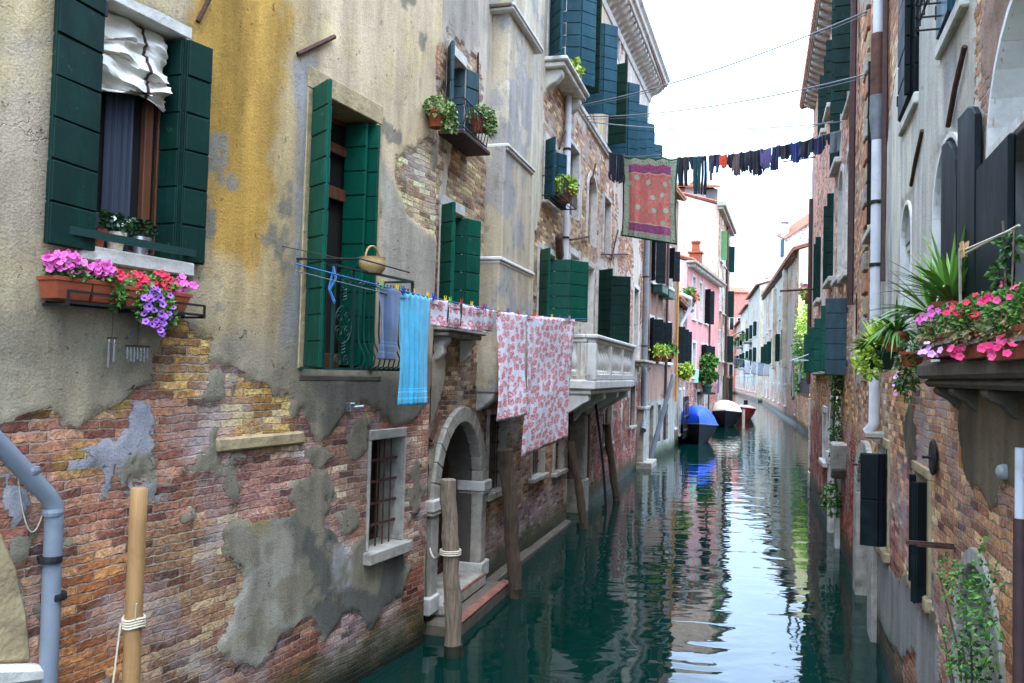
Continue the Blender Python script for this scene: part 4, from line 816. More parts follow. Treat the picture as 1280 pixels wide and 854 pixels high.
mb = MB(); hu, hv = L2.px(733, 399, .72); mb.tube([(hu, 0, hv - .02), (hu, -.74, hv)], .012, 6); mb.tube([(hu + .5, 0, hv - .04), (hu, -.68, hv)], .01, 6); HP.part(mb, 'line_hook', 'iron_black')
# cornice
mb = MB()
def crn(mb, u0, u1, prof):
    vs = []; 
    for u in (u0, u1): z = float(TOPF(np.array(u))); vs += [(u, -d, z + v) for d, v in prof]
    n = len(prof); mb.add(vs, [tuple(range(n)), tuple(range(n, 2 * n))[::-1]] + [(i, n + i, n + (i + 1) % n, (i + 1) % n) for i in range(n)])
crn(mb, 8, 20.25, [(-.1, -.02), (.5, -.02), (.52, .08), (.6, .1), (.62, .2), (.7, .26), (.7, .32), (-.1, .34)]); crn(mb, 8, 20.05, [(-.05, -.5), (.06, -.5), (.1, -.36), (-.05, -.34)]); cor = HP.part(mb, 'cornice', 'stone_white', bev=.01)
for i in range(27):
    u = 8.2 + i * .45; z = float(TOPF(np.array(u))); c = MB(); c.prism_uz([(-.02, z - .02), (.45, z - .02), (.45, z - .1), (.32, z - .2), (.18, z - .24), (.08, z - .32), (-.02, z - .33)], u, u + .17); HP.part(c, 'cornice_bracket', 'stone_white', parent=cor, bev=.012)
HP.finish(over=.55)

def field(pcol, bcol, cov=.5, seed=1, sc=.9, dado=None, brk=None, pv=None, zones=()):
    def f(U, V):
        n = N(U, V, sc, seed); n2 = N(U, V, sc * 2.3, seed + 9)
        m = .5 + (cov - .5) + .8 * n
        if brk: m = m - 1.2 * sm(V + .3 * n2, brk + .2, brk - .2)
        b = np.zeros(U.shape + (3,)) + np.array(S(*pcol))
        if pv: b = mixc(b, S(*pv), sm(N(U, V, .6, seed + 5), -.1, .35) * .7)
        if dado:
            w = sm(V + .03 * n2, dado[0] + .02, dado[0] - .02); b = mixc(b, S(*dado[1]), w); m = np.maximum(m, w * .9)
        c = np.zeros(U.shape + (3,)) + np.array(S(*bcol)); c = mixc(c, np.array(S(*bcol)) * 1.3, sm(n2, .1, .4) * .6)
        for (zf, pc_, bc_, mm) in zones:
            w = zf(U, V, n, n2)
            if pc_: b = mixc(b, S(*pc_), w)
            if bc_: c = mixc(c, S(*bc_), w)
            if mm is not None: m = m * (1 - w) + mm * w
        return np.clip(m, 0, 1), b, c
    return f
# ================================================================== LEFT, FARTHER
H3 = House('brown_house', 'dusty brown rendered house with dark shutters and a pale grey lower storey', 'house', L3, .0, 5.6, 10.2, field((164, 128, 110), (150, 100, 80), .95, 31, dado=(2.15, (152, 148, 138)), pv=(150, 112, 94)), step=.1, depth=7, mat=WALLF)
H3.sidemask = .95
H3.holes
for (u0, u1, v0, v1, sd) in ((.35, 1.15, 6.35, 8.1, 1), (3.6, 4.5, 6.5, 8.0, 2), (.3, .95, 3.55, 5.05, 1), (1.7, 2.7, 3.55, 5.05, 1), (3.6, 4.4, 3.55, 5.05, 0)):
    w = window(H3, u0, u1, v0, v1, dep=.16, t=.11, tt=.12, sill=(.1, .1), frame='white_paint')
    if sd == 1: shutters(H3, w, u1 - .02, .03, v0, v1, [(.36, 62)], 'paint_black_green'); shutters(H3, w, u0, .03, v0, v1, [(.36, 150)], 'paint_black_green')
    if sd == 2: shutters(H3, w, u0, .03, v0 + .3, v1, [(.3, 120)], 'paint_black_green'); shutters(H3, w, u1, .03, v0 + .3, v1, [(.3, 60)], 'paint_black_green')
for u0, u1, v0 in ((.5, 1.2, -.4), (2.0, 2.6, .6), (3.5, 4.1, .6)): window(H3, u0, u1, v0, 1.95, dep=.2, t=.1, tt=.1, tm='stone_grey', sill=None, pane='dark_room', frame='wood_dark', name='window' if v0 > 0 else 'water_door')
pipe(H3, [(3.2, -.08, 10), (3.2, -.08, .6)], .05, 'pipe_brown'); iron(H3, [(5.4, -.1, 8), (5.4, -.1, 2)], .05, 'downpipe', 'yellow_box')
H3.finish()
H4 = House('low_grey_house', 'low weathered grey house with iron grilles and a terrace, squeezed between brown and pink houses', 'house', L4, .0, 7.2, 6.2, field((150, 140, 126), (140, 96, 80), .4, 41), step=.14, depth=6, mat=WALLF)
for (u0, u1, v0, v1) in ((1.0, 1.8, 3.6, 5.2), (3.0, 3.9, 3.4, 5.2), (5, 5.8, 3.4, 5.2), (1.2, 2.0, .8, 2.3), (3.4, 4.2, .4, 2.4), (5.4, 6.2, .3, 2.4)):
    w = window(H4, u0, u1, v0, v1, dep=.15, t=.1, tt=.12, sill=(.08, .1), bars=v0 < 2, pane='dark_room')
    if v0 > 2: shutters(H4, w, u1 - .02, .03, v0, v1, [(.35, 70)], 'paint_black_green')
pipe(H4, [(1.4, -.1, 6.6), (2.6, -.5, 6.5), (2.8, -.5, 6.1), (2.6, -.12, 5.4), (2.6, -.1, 3)], .09, 'pipe_white')
H4.finish(roof='roof_tile')
H5 = House('pink_house', 'bright pink rendered house with a bracketed eave, behind the moored boats', 'house', L5, -1.0, 10.2, 9.1, field((222, 148, 142), (150, 96, 84), .98, 51, brk=2.7, pv=(226, 164, 156)), step=.14, depth=7, mat=WALLF)
H5.sidecol = S(226, 178, 172); H5.sidemask = .9
for (u0, u1, v0, v1, sd) in ((.5, 1.4, 6.2, 8.5, 0), (2.7, 3.6, 6.2, 8.4, 0), (4.6, 5.5, 6.2, 8.2, 1), (.8, 1.8, 3.0, 4.9, 0), (3.6, 4.6, 3.0, 4.9, 1), (5.2, 6.1, 3.0, 4.9, 1), (2.4, 3.2, .3, 2.2, 0), (5.2, 6.0, .3, 2.2, 0)):
    w = window(H5, u0, u1, v0, v1, dep=.2, t=.14, tt=.14, sill=(.1, .12), pane='pipe_white' if v0 > 5 and not sd else 'dark_room', frame='white_paint')
    if sd: shutters(H5, w, u0, .03, v0, v1, [(.4, 120)], 'paint_black_green'); shutters(H5, w, u1, .03, v0, v1, [(.45, 55)], 'paint_black_green')
pipe(H5, [(6.2, -.08, 6.4), (6.2, -.08, .5)], .06, 'pipe_brown')
c = MB(); c.fb(-1.3, 10.3, -.05, .5, 9.0, 9.12); co = H5.part(c, 'eave', 'stone_grey', bev=.02)
for i in range(20): c = MB(); c.fb(-1 + i * .55, -.8 + i * .55, -.05, .4, 8.84, 9.0); H5.part(c, 'eave_bracket', 'stone_white', parent=co)
c = MB(); c.fb(8.2, 8.9, -1.6, -.9, 9.0, 10.9); c.fb(8.1, 9.0, -1.7, -.8, 10.9, 11.0); c.lathe((8.55, 1.25, 11.0), [(.28, 0), (.22, .5), (.3, .6), (.3, .7)], 10); H5.part(c, 'chimney', 'terracotta', bev=.02)
H5.finish()
H6 = House('tall_brick_house', 'tall pale brick house with bare gable end and grey cornice, rising behind the pink house', 'house', L6, -1.2, 9.6, 14.4, field((226, 208, 190), (172, 128, 100), .36, 61), step=.16, depth=9, mat=WALLF)
H6.sidecol = S(206, 182, 160); H6.sidemask = .62
for (u0, u1) in ((.6, 1.6), (3.6, 4.6), (6.6, 7.6)):
    for v0 in (11.0, 7.6, 4.2, 1.0):
        w = window(H6, u0, u1, v0, v0 + 2, dep=.2, t=.15, tt=.15, sill=(.1, .12), pane='window_glass', frame='white_paint')
        if u0 < 1 and v0 > 10: shutters(H6, w, u0, .03, v0, v0 + 2, [(.4, 90)], 'paint_green_light')
        if u0 > 6: shutters(H6, w, u1, .03, v0, v0 + 2, [(.45, 80)], 'paint_green_dark')
pipe(H6, [(5.4, -.1, 14.2), (5.4, -.1, .5)], .09, 'pipe_brown')
c = MB(); c.fb(-1.5, 10, -.1, .45, 14.3, 14.6); c.fb(-1.4, 9.9, -.1, .3, 14.1, 14.3); H6.part(c, 'cornice', 'stone_grey', bev=.03)
H6.finish()
# roof cabin behind
G = atY(0, 0, 1) if False else None
def facY(x0, x1, Y, yb=500):     # frontal frame at distance Y spanning two picture columns
    def at(x):
        d = ray(x, yb); return CP + d * (Y / d[1])
    return Fac(at(x0), at(x1))
F7 = facY(838, 893, 66); H7 = House('grey_attic_house', 'grey rendered attic with a round window, behind the tall pale brick house', 'house', F7, 0, F7.L, F7.px(866, 236)[1], field((118, 118, 120), (120, 110, 100), .98, 71), step=.4, depth=6, mat=WALLF)
u, v = F7.px(869, 241); w = window(H7, u - .7, u + .7, v - .9, v + .9, dep=.2, t=.12, tt=.12, rise=.85, sill=None, pane='pipe_white', frame='white_paint', mull=False); H7.finish(over=.6)
# closing house far at the end of the canal
F8 = facY(896, 934, 172); H8 = House('red_end_house', 'small salmon red house closing the far end of the canal under a low gable', 'house', F8, 0, F8.L, F8.px(915, 366)[1], field((206, 128, 110), (170, 120, 100), .98, 81), step=.6, depth=10, mat=WALLF)
for k in range(4):
    for v in (3.5, 8.5, 13): w = window(H8, .8 + k * 1.6, 1.6 + k * 1.6, v, v + 2.4, dep=.2, t=.2, tt=.2, sill=None, frame='paint_green_dark', mull=True)
H8.finish()

# ================================================================== RIGHT BANK
# house R3 far brick, R2 brick pier house, R1 near stucco house
H9 = House('salmon_brick_house', 'tall salmon brick house with green shutters and bracketed eave, far half of right row', 'house', RA, 0.0, 12.15, 11.0,
    field((224, 196, 172), (212, 166, 136), .36, 91, zones=[(lambda U, V, n, n2: sm(V + .4 * n, 5.4, 6.8) * .9, (230, 172, 146), (216, 160, 132), .52), (lambda U, V, n, n2: sm(V + .4 * n, 3.6, 2.9), None, (184, 136, 86), .32), (lambda U, V, n, n2: sm(V + .25 * n, 2.3, 2.0), None, (146, 66, 46), .1), (lambda U, V, n, n2: sm(1.2 - U, -.1, .1) * sm(V, 3.6, 3.9) * sm(9.2 - V, -.3, .3), (176, 148, 132), None, .9)]), step=.07, depth=7)
for (u0, u1, v0, v1, sh) in ((3.3, 4.4, 5.0, 6.5, 1), (6.7, 8.0, 5.1, 6.8, 1), (9.0, 9.9, 4.9, 6.9, 0), (10.5, 11.4, 4.8, 6.9, 0), (4.3, 5.2, 8.9, 10.2, 1), (6.2, 7.1, 8.9, 10.3, 1), (8.2, 9.2, 7.2, 8.6, 1)):
    w = window(H9, u0, u1, v0, v1, dep=.18, t=.1, tt=.12, rise=.35 if not sh else 0, sill=(.1, .14), frame='white_paint', pane='window_glass' if sh else 'plaster_white')
    if sh: shutters(H9, w, u0, .03, v0, v1, [(.11, 105)], 'paint_green_dark'); shutters(H9, w, u1, .03, v0, v1, [(.13, 100)], 'paint_green_dark')
w = window(H9, 10.4, 11.6, 7.7, 9.8, dep=.18, t=.1, tt=.12, frame='white_paint'); shutters(H9, w, 10.4, .03, 7.7, 9.8, [(.26, 104)], 'paint_green_dark'); shutters(H9, w, 11.6, .03, 7.7, 9.8, [(.3, 96)], 'paint_green_dark')
# row of tall green shutters over the water
w = window(H9, 2.6, 10.2, 3.25, 4.3, dep=.2, t=.12, tt=.12, sill=(.1, .1), pane='dark_room', mull=True)
for u, hgt in ((3.0, 4.2), (5.2, 4.25), (7.2, 4.32), (9.2, 4.42)): shutters(H9, w, u, .03, 3.2, hgt, [(.30, 96)], 'paint_green')
shutters(H9, w, 10.9, .03, 3.1, 4.4, [(.34, 92)], 'paint_blue_worn')
window(H9, 5.7, 6.6, 1.25, 2.3, dep=.16, t=.14, tt=.14, sill=(.1, .1), pane='dark_room', name='window', mull=False)
H9.holes.append((8.1, 9.5, -.5, 2.6, .95)); mb = MB(); surround(mb, 8.1, 9.5, -.2, 2.6, .26, .26, -.35, .08, .95); dd = H9.part(mb, 'pointed_water_gate', 'stone_white', bev=.015); mb = MB(); mb.fb(8.0, 9.6, -.45, -.35, -.5, 2.7); H9.part(mb, 'door', 'wood_door', parent=dd)
for ua, ub in ((7.82, 8.12), (9.48, 9.78)): mb = MB(); mb.fb(ua, ub, -.3, .12, 1.35, 1.6); H9.part(mb, 'capital', 'stone_white', parent=dd, bev=.01)
for i, (z, wd) in enumerate(((.0, .5), (.5, .36), (.9, .5), (1.3, .36), (1.7, .5), (2.1, .4))): c = MB(); c.fb(.0, wd, -.03, .03, z, z + .38); H9.part(c, 'quoin', 'stone_white', bev=.01)
c = MB(); c.fb(.6, 12.1, -.1, .34, 10.95, 11.08); co = H9.part(c, 'eave', 'stone_grey', bev=.02)
for i in range(27): c = MB(); c.prism_uz([(-.02, 10.95), (.3, 10.95), (.28, 10.88), (.14, 10.8), (-.02, 10.74)], .7 + i * .42, .84 + i * .42); H9.part(c, 'eave_bracket', 'stone_white', parent=co)
iron(H9, [(.7, -.08, 8.2), (.62, -.08, 2.9)], .055, 'downpipe', 'pipe_brown'); iron(H9, [(12.0, -.08, 9.2), (11.9, -.08, 4.2)], .05, 'downpipe', 'pipe_brown'); iron(H9, [(1.2, 0, 5.55), (1.2, -.9, 5.5)], .03); iron(H9, [(1.5, 0, 9.2), (1.5, -.9, 9.1)], .02)
mb = MB(); mb.prism([(10.2, 1.95), (10.9, 1.95), (10.75, 1.5), (10.35, 1.3)], -.05, .22); H9.part(mb, 'chimney_corbel', 'stone_grey', bev=.03)
H9.finish(over=.36)

H10 = House('quoined_brick_house', 'narrow rough brick house with toothed corner and slim black shutter, middle of right row', 'house', RB, -.05, 3.4, 10.8, field((178, 160, 140), (186, 136, 94), .24, 101, zones=[(lambda U, V, n, n2: sm(V + .3 * n, 2.4, 1.6), None, (156, 88, 68), .15)]), step=.05, depth=7)
w = window(H10, 2.0, 2.9, 4.9, 6.9, dep=.18, t=.08, tt=.1, frame='white_paint'); shutters(H10, w, 2.95, .03, 4.9, 6.9, [(.10, 96)], 'paint_black_green')
for k in range(26): c = MB(); c.fb(1.2 + (k % 2) * .16, 1.75, -.02, .035 + .01 * (k % 3), 3.0 + k * .3, 3.25 + k * .3); H10.part(c, 'brick_tooth', ('stone_sand', 'brick_pale', 'stone_grey')[k % 3], bev=.015)
mb = MB(); surround(mb, .95, 2.7, -.3, 2.05, .5, .18, -.2, .06, .6); H10.holes.append((.95, 2.7, -.4, 2.05, .6)); dd = H10.part(mb, 'arched_water_door', 'stone_grey', bev=.015); mb = MB(); mb.fb(.8, 2.8, -.35, -.25, -.5, 2.2); H10.part(mb, 'door', 'wood_dark', parent=dd)
H10.finish()

P3 = lambda pts: RB.poly(pts)
def f_R1(U, V):
    n = N(U, V, 1.9, 111); n2 = N(U, V, .9, 121); n3 = N(U, V, 6, 131)
    def pl(pts, k=2.6, na=.12, nb=.05): return .5 + k * (sdf(U, V, P3(pts)) + na * n + nb * n3)
    w = lambda pts, soft, na=.12: sm(sdf(U, V, P3(pts)) + na * n2 + .06 * n, -soft, soft)
    m = pl([(1100, 460), (1108, 200), (1122, 90), (1150, -300), (1218, -300), (1222, 120), (1236, 170), (1236, 420), (1170, 440), (1120, 440)], 3, .04, .02)
    m = np.maximum(m, pl([(1218, 440), (1280, 430), (1400, 430), (1400, 560), (1272, 610), (1240, 640), (1215, 600), (1200, 520)], 2.5, .10, .05))
    m = np.maximum(m, pl([(1078, 700), (1100, 690), (1118, 720), (1132, 716), (1150, 754), (1148, 810), (1130, 830), (1106, 792), (1086, 752)], 2.6, .07, .04)); m = np.maximum(m, pl([(1150, 770), (1172, 766), (1178, 854), (1158, 900), (1146, 840)], 2.6, .07, .04))
    m = np.maximum(m, pl([(1130, 530), (1142, 500), (1150, 560), (1140, 590)], 3, .05, .05)); m = np.maximum(m, pl([(1222, -200), (1400, -200), (1400, 60), (1260, 60), (1230, 110)], 1.2, .35, .2) - .1)
    b = np.zeros(U.shape + (3,)) + np.array(S(194, 185, 168)); b = mixc(b, S(212, 204, 184), w([(1100, 450), (1108, 200), (1140, -300), (1185, -300), (1150, 200), (1125, 300), (1118, 440)], .12)); b = mixc(b, S(140, 139, 137), .7 * sm(N(U * 1.3, V * .35, 1.6, 141), -.05, .35)); b = mixc(b, S(196, 192, 178), .6 * sm(N(U * 1.2, V * .4, 2.2, 145), .1, .45))
    b = mixc(b, S(120, 104, 80), sm(V, 3.15, 3.0)); b = mixc(b, S(86, 76, 60), sm(V, 3.15, 3.0) * sm(n, -.1, .3) * .8); b = mixc(b, S(146, 140, 130), sm(V, 1.35, 1.1)); b = mixc(b, S(150, 122, 104), sm(V, 3.3, 3.6) * sm(U, 8.4, 8.7))
    c = np.zeros(U.shape + (3,)) + np.array(S(184, 132, 98)); c = mixc(c, S(172, 112, 102), w([(1100, 560), (1150, 560), (1150, 720), (1110, 700)], .15)); c = mixc(c, S(196, 138, 82), .7 * sm(N(U, V, 1.3, 151), .05, .4)); c = mixc(c, S(200, 176, 146), .7 * sm(N(U, V, 1.6, 161), .05, .35)); c = mixc(c, S(158, 86, 62), .7 * sm(V, 1.6, 1.0)); c = mixc(c, S(152, 118, 90), .8 * sm(V, 3.3, 3.6) * sm(U, 8.2, 8.6)); c = mixc(c, S(222, 152, 118), .6 * sm(V, 3.3, 3.6) * sm(3.6 - U, -.2, .2))
    return m, b, c
RBL = RB.px(1122, 60)[0]
H11 = House('grey_stucco_house', 'near right house with streaked grey stucco above crumbling brick, carrying the flower balcony', 'house', RB, 3.42, 13.0, 9.5, f_R1, step=.036, depth=5)
def rwin(px0, px1, y0, y1, **k):
    a, b = RB.px(px0, y1), RB.px(px1, y0); return a[0], b[0], a[1], b[1]
# upper windows with dark shutters
w = window(H11, 5.35, 6.2, 5.42, 7.2, dep=.2, t=.03, tt=.1, td=.01, sill=(.1, .06), frame='white_paint'); shutters(H11, w, 5.33, .05, 5.44, 7.2, [(.80, 1), (.05, 85)], 'paint_black_green', .25); shutters(H11, w, 6.16, .0, 5.44, 7.2, [(.05, 80)], 'paint_black_green', .25)
w = window(H11, 7.4, 8.15, 5.40, 7.0, dep=.2, t=.03, tt=.1, td=.01, sill=(.1, .06), frame='white_paint'); shutters(H11, w, 7.38, .04, 5.42, 7.0, [(.5, 1)], 'paint_teal', .25)
mb = MB()
for k in range(3): mb.tube([(7.6, -.0, 5.42 + k * .09), (7.6, -.22, 5.42 + k * .09), (8.6, -.22, 5.42 + k * .09)], .008, 5)
for k in range(6): mb.tube([(7.6 + k * .18, -.22, 5.38), (7.6 + k * .18, -.22, 5.64)], .006, 5)
H11.part(mb, 'window_rail', 'iron_black', parent=w)
# arched openings on balcony level
a = rwin(1127, 1143, 245, 420); w = window(H11, 5.2, 5.85, 3.25, 4.62, dep=.22, t=.035, tt=.035, td=.02, tm='plaster_white', rise=.33, sill=None, pane='plaster_white', frame='white_paint', mull=False)
mb = MB(); mb.fb(5.2, 5.85, -.2, -.03, 4.22, 4.30); H11.part(mb, 'transom', 'stone_white', parent=w, bev=.01); mb = MB(); mb.prism([(5.2, 4.3), (5.85, 4.3)] + archpts(5.21, 5.84, 4.61, .32), -.2, -.02); H11.part(mb, 'lunette', 'plaster_grey', parent=w)
w = window(H11, 7.02, 8.08, 3.1, 4.66, dep=.22, t=.035, tt=.035, td=.02, tm='plaster_white', rise=.45, sill=None, pane='plaster_white', frame='white_paint', mull=False, name='balcony_door')
mb = MB(); mb.fb(7.02, 8.08, -.2, -.03, 4.13, 4.20); H11.part(mb, 'transom', 'stone_white', parent=w, bev=.01); mb = MB(); mb.prism([(7.02, 4.2), (8.08, 4.2)] + archpts(7.03, 8.07, 4.65, .44), -.2, -.03); H11.part(mb, 'lunette', 'plaster_grey', parent=w)
mb = MB(); mb.prism([(7.52, 3.1), (8.06, 3.1), (8.06, 4.28), (8.0, 4.42), (7.9, 4.52), (7.76, 4.6), (7.6, 4.63), (7.52, 4.63)], .005, .045); H11.part(mb, 'shutter', 'paint_black_green', parent=w, bev=.006)
w = window(H11, 8.78, 10.3, 3.1, 4.90, dep=.3, t=.04, tt=.04, td=.02, tm='plaster_white', rise=.66, sill=None, pane='plaster_white', frame='white_paint', mull=False, name='balcony_door')
mb = MB(); mb.fb(8.78, 10.3, -.3, .02, 4.20, 4.28); H11.part(mb, 'transom', 'stone_white', parent=w, bev=.015)
mb = MB(); mb.prism([(8.2, 3.1), (8.7, 3.1), (8.7, 4.5), (8.62, 4.56), (8.5, 4.6), (8.2, 4.62)], .03, .065); H11.part(mb, 'shutter', 'paint_black_green', parent=w, bev=.006)
mb = MB(); mb.fb(8.72, 9.42, .028, .062, 3.1, 4.19); H11.part(mb, 'shutter', 'paint_black_green', parent=w, bev=.01)
mb = MB(); mb.fb(9.46, 10.1, -.14, -.08, 3.1, 4.19); H11.part(mb, 'shutter', 'paint_black_green', parent=w, bev=.01)
for (xa, ya, xb, yb) in ((1206, 58, 1185, 158), (1153, 163, 1139, 232)):
    p, q = RB.px(xa, ya, .03), RB.px(xb, yb, .03); iron(H11, [(p[0], -.03, p[1]), ((p[0] + q[0]) / 2 - .01, -.035, (p[1] + q[1]) / 2), (q[0], -.03, q[1])], .017); 
# balcony on corbels
mb = MB(); mb.fb(7.75, 12.5, -.05, .22, 3.03, 3.13); mb.fb(7.8, 12.5, -.05, .18, 2.98, 3.03); bal = H11.part(mb, 'balcony', 'stone_dark', bev=.02)
for u in (7.95, 8.45, 9.3, 10.2):
    c = MB(); c.prism_uz([(-.02, 2.98), (.15, 2.98), (.15, 2.945), (.12, 2.925), (.07, 2.90), (.035, 2.86), (-.02, 2.82)], u, u + .12); H11.part(c, 'corbel', 'stone_dark', parent=bal, bev=.01)
mb = MB(); mb.fb(9.7, 12.4, .10, .12, 3.35, 3.37)
for i in range(15): mb.tube([(9.72 + i * .18, -.11, 3.13), (9.72 + i * .18, -.11, 3.35)], .006, 5)
H11.part(mb, 'railing', 'iron_green', parent=bal)
# lower windows
w = window(H11, 3.3, 4.25, 1.25, 2.3, dep=.2, t=.1, tt=.1, tm='stone_sand', td=.02, sill=(.1, .06), pane='dark_room', bars=True, mull=False)
shutters(H11, w, 4.30, .03, 1.30, 2.26, [(.08, 60), (.18, 102)], 'paint_black_green', .5); 
w = window(H11, 6.15, 6.85, 1.42, 2.28, dep=.2, t=.1, tt=.08, tm='stone_sand', td=.02, sill=(.1, .05), pane='dark_room', mull=False)
shutters(H11, w, 6.84, .02, 1.36, 2.26, [(.085, 75), (.03, 10)], 'paint_black_green', 2.); shutters(H11, w, 6.3, .02, 1.40, 2.26, [(.05, 85)], 'paint_black_green', 2.)
mb = MB(); surround(mb, 7.95, 9.05, -.5, 1.98, .10, .10, -.2, .02, .6); H11.holes.append((7.95, 9.05, -.6, 1.98, .6)); dd = H11.part(mb, 'arched_water_door', 'stone_grey', bev=.01); mb = MB(); mb.fb(7.9, 9.1, -.3, -.12, -.6, 2.0); H11.part(mb, 'walled_infill', 'stone_grey', parent=dd)
q = [RB.px(x, y, .08) for x, y in ((1118, -40), (1112, 60))]
uP = 3.78
pipe(H11, [(uP, -.1, 9), (uP, -.1, 6.9)], .055, 'pipe_white'); pipe(H11, [(uP, -.1, 6.9), (uP, -.1, 6.2)], .075, 'pipe_rust'); pipe(H11, [(uP, -.1, 6.2), (uP, -.1, 5.95), (uP, -.1, 5.7)], [.08, .085, .06], 'copper_grey')
pipe(H11, [(uP, -.1, 5.7), (uP, -.1, 2.55), (uP - .05, -.16, 2.45)], .058, 'pipe_white', clips=[(uP, -.1, 5.0), (uP, -.1, 4.3)]); iron(H11, [(uP + .16, -.04, 9), (uP + .16, -.04, 4.1)], .03, 'downpipe', 'pipe_brown')
mb = MB(); mb.fb(uP - .1, uP + .1, -.05, .2, 2.38, 2.46); H11.part(mb, 'pipe_shelf', 'stone_grey', bev=.02)
# small fittings
u, v = RB.px(1168, 572, .02); mb = MB(); mb.lathe((0, 0, 0), [(.12, -.01), (.13, 0), (.12, .012)], 20); mb.v = [(x + u, -z - .03, y + v) for x, y, z in mb.v]; mb.tube([(u, 0, v), (u, -.1, v)], .012, 6); H11.part(mb, 'anchor_plate', 'iron_black')
u, v = RB.px(1256, 590, .02); mb = MB(); mb.lathe((0, 0, 0), [(.026, -.0), (.026, .02), (.02, .04), (.008, .05)], 16); mb.v = [(x + u, -z - .01, y * 1.5 + v) for x, y, z in mb.v]; H11.part(mb, 'wall_lamp', 'lamp_glass', smooth=True)
u, v = RB.px(1202, 560, .01); mb = MB(); mb.fb(u - .04, u + .05, -.01, .02, v - .12, v + .11); H11.part(mb, 'yellow_plate', 'yellow_box', bev=.004)
p = RB.px(1188, 682, .02); mb = MB(); mb.fb(p[0] - .02, p[0] + .03, -.02, .22, p[1] - .02, p[1] + .0); mb.obox((p[0], -.12, p[1]), (.012, 0, 0), (0, .16, .0), (0, 0, .012)); H11.part(mb, 'iron_bracket', 'iron_rust')
iron(H11, [(3.5, 0, 2.05), (3.5, -.3, 2.06)], .014)
q = [RB.px(x, y, .06) for x, y in ((1276, 640), (1274, 720), (1276, 900))]
pipe(H11, [(q[0][0], -.06, RB.px(1276, 560, .06)[1]), (q[0][0], -.06, RB.px(1276, 652, .06)[1])], .024, 'pipe_white'); pipe(H11, [(q[0][0], -.06, RB.px(1276, 648, .06)[1]), (q[0][0], -.06, -.4)], .03, 'pipe_brown')
H11.finish()

# -- far right bank
R4 = Fac(ground(917, 491), ground(958, 506)); R5 = Fac(ground(958, 506), ground(982, 519)); R6 = Fac(ground(982, 519), ground(1012, 546))
print('R4 %.1f R5 %.1f R6 %.1f' % (R4.L, R5.L, R6.L))
def h_at(fac, x, y): return fac.px(x, y)
RG = Fac(ground(953, 504), ground(996, 532))
H12T = lambda U: 13.4 - np.asarray(U) / RG.L * 1.7
H12 = House('long_grey_house', 'long pale grey house with a pale yellow end wall, beyond the near right row', 'house', RG, 0, RG.L, 12.4, field((164, 156, 140), (160, 116, 92), .6, 171, sc=.5, brk=1.8, pv=(182, 168, 144)), step=.25, depth=9, mat=WALLF, top=H12T)
H12.sidecol = S(226, 214, 160); H12.sidemask = .98
Lg = RG.L
for k in range(6):
    u0 = 2 + k * (Lg - 6) / 6
    for v0, v1, sh in ((8.3, 10.4, 0), (4.6, 7.0, 1), (1.0, 2.6, 0)):
        w = window(H12, u0, u0 + 1.2, v0, v1, dep=.2, t=.15, tt=.15, sill=(.1, .15), frame='white_paint', rise=.4 if sh else 0, pane='window_glass' if v0 > 3 else 'dark_room')
        if sh: shutters(H12, w, u0, .03, v0, v1, [(.35, 100)], 'paint_green_dark'); shutters(H12, w, u0 + 1.2, .03, v0, v1, [(.35, 85)], 'paint_green_dark')
for u0 in (Lg * .5, Lg * .78): c = MB(); c.fb(u0, u0 + 1.2, -.1, .35, 4, 11.7); H12.part(c, 'chimney_breast', 'plaster_beige', bev=.04)
c = MB(); c.add([(Lg + .06, .9, 6.2), (Lg + .06, 2.0, 6.2), (Lg + .06, 2.0, 9), (Lg + .06, .9, 9)], [(0, 1, 2, 3)]); c.obox((Lg + .05, .9, 7.6), (.05, 0, 0), (0, .45, 0), (0, 0, 1.3)); H12.part(c, 'shutter', 'paint_green_light')
for k in range(30): u0 = .3 + k * Lg / 30; zt = float(H12T(u0)); c = MB(); c.fb(u0, u0 + .25, -.1, .28, zt - .4, zt - .1); H12.part(c, 'eave_bracket', 'wood_dark')
for u0 in (.5, Lg * .4): c = MB(); c.box(u0, u0 + 1, 1.5, 2.4, 12, 14.4); c.box(u0 - .15, u0 + 1.15, 1.35, 2.55, 14.4, 14.6); H12.part(c, 'chimney', 'plaster_white')
H12.finish(over=.35, overh=.16)
FH = facY(978, 1028, 112); zb = FH.px(990, 300)
H13 = House('white_gable_house', 'tall whitewashed brick house showing a bare half gable, above the long grey house', 'house', FH, 0, FH.L, FH.px(1000, 290)[1], field((222, 214, 206), (206, 186, 170), .6, 181), step=.5, depth=7, mat=WALLF, top=lambda U: FH.px(982, 300)[1] + np.asarray(U) * (FH.px(1015, 277)[1] - FH.px(982, 300)[1]) / FH.px(1015, 277)[0])
H13.sidecol = S(214, 206, 196)
c = MB(); c.box(-.12, 0.0, .3, 1.3, FH.px(982, 320)[1], FH.px(982, 298)[1]); H13.part(c, 'shutter', 'paint_teal')
hh = FH.px(981, 278)[1]; c = MB(); c.box(.1, .9, 1.0, 1.8, FH.px(982, 300)[1] - .5, hh); c.box(-.1, 1.1, .8, 2.0, hh + .2, hh + .45); c.box(.15, .3, 1.1, 1.7, hh, hh + .2); c.box(.7, .85, 1.1, 1.7, hh, hh + .2); H13.part(c, 'chimney', 'plaster_white')
H13.finish(over=.25)
cols = [((190, 146, 124), 'cream and pink rendered house with dark windows, farthest on the right bank', 2, 22, 13.6), ((186, 178, 164), 'white rendered house with flower balconies and open green shutters, right bank near the far bend', 22.2, 44, 14.8), ((176, 164, 146), 'pale narrow house with a terrace and antenna, right bank beside the long grey house', 44.2, 67, 15.6)]
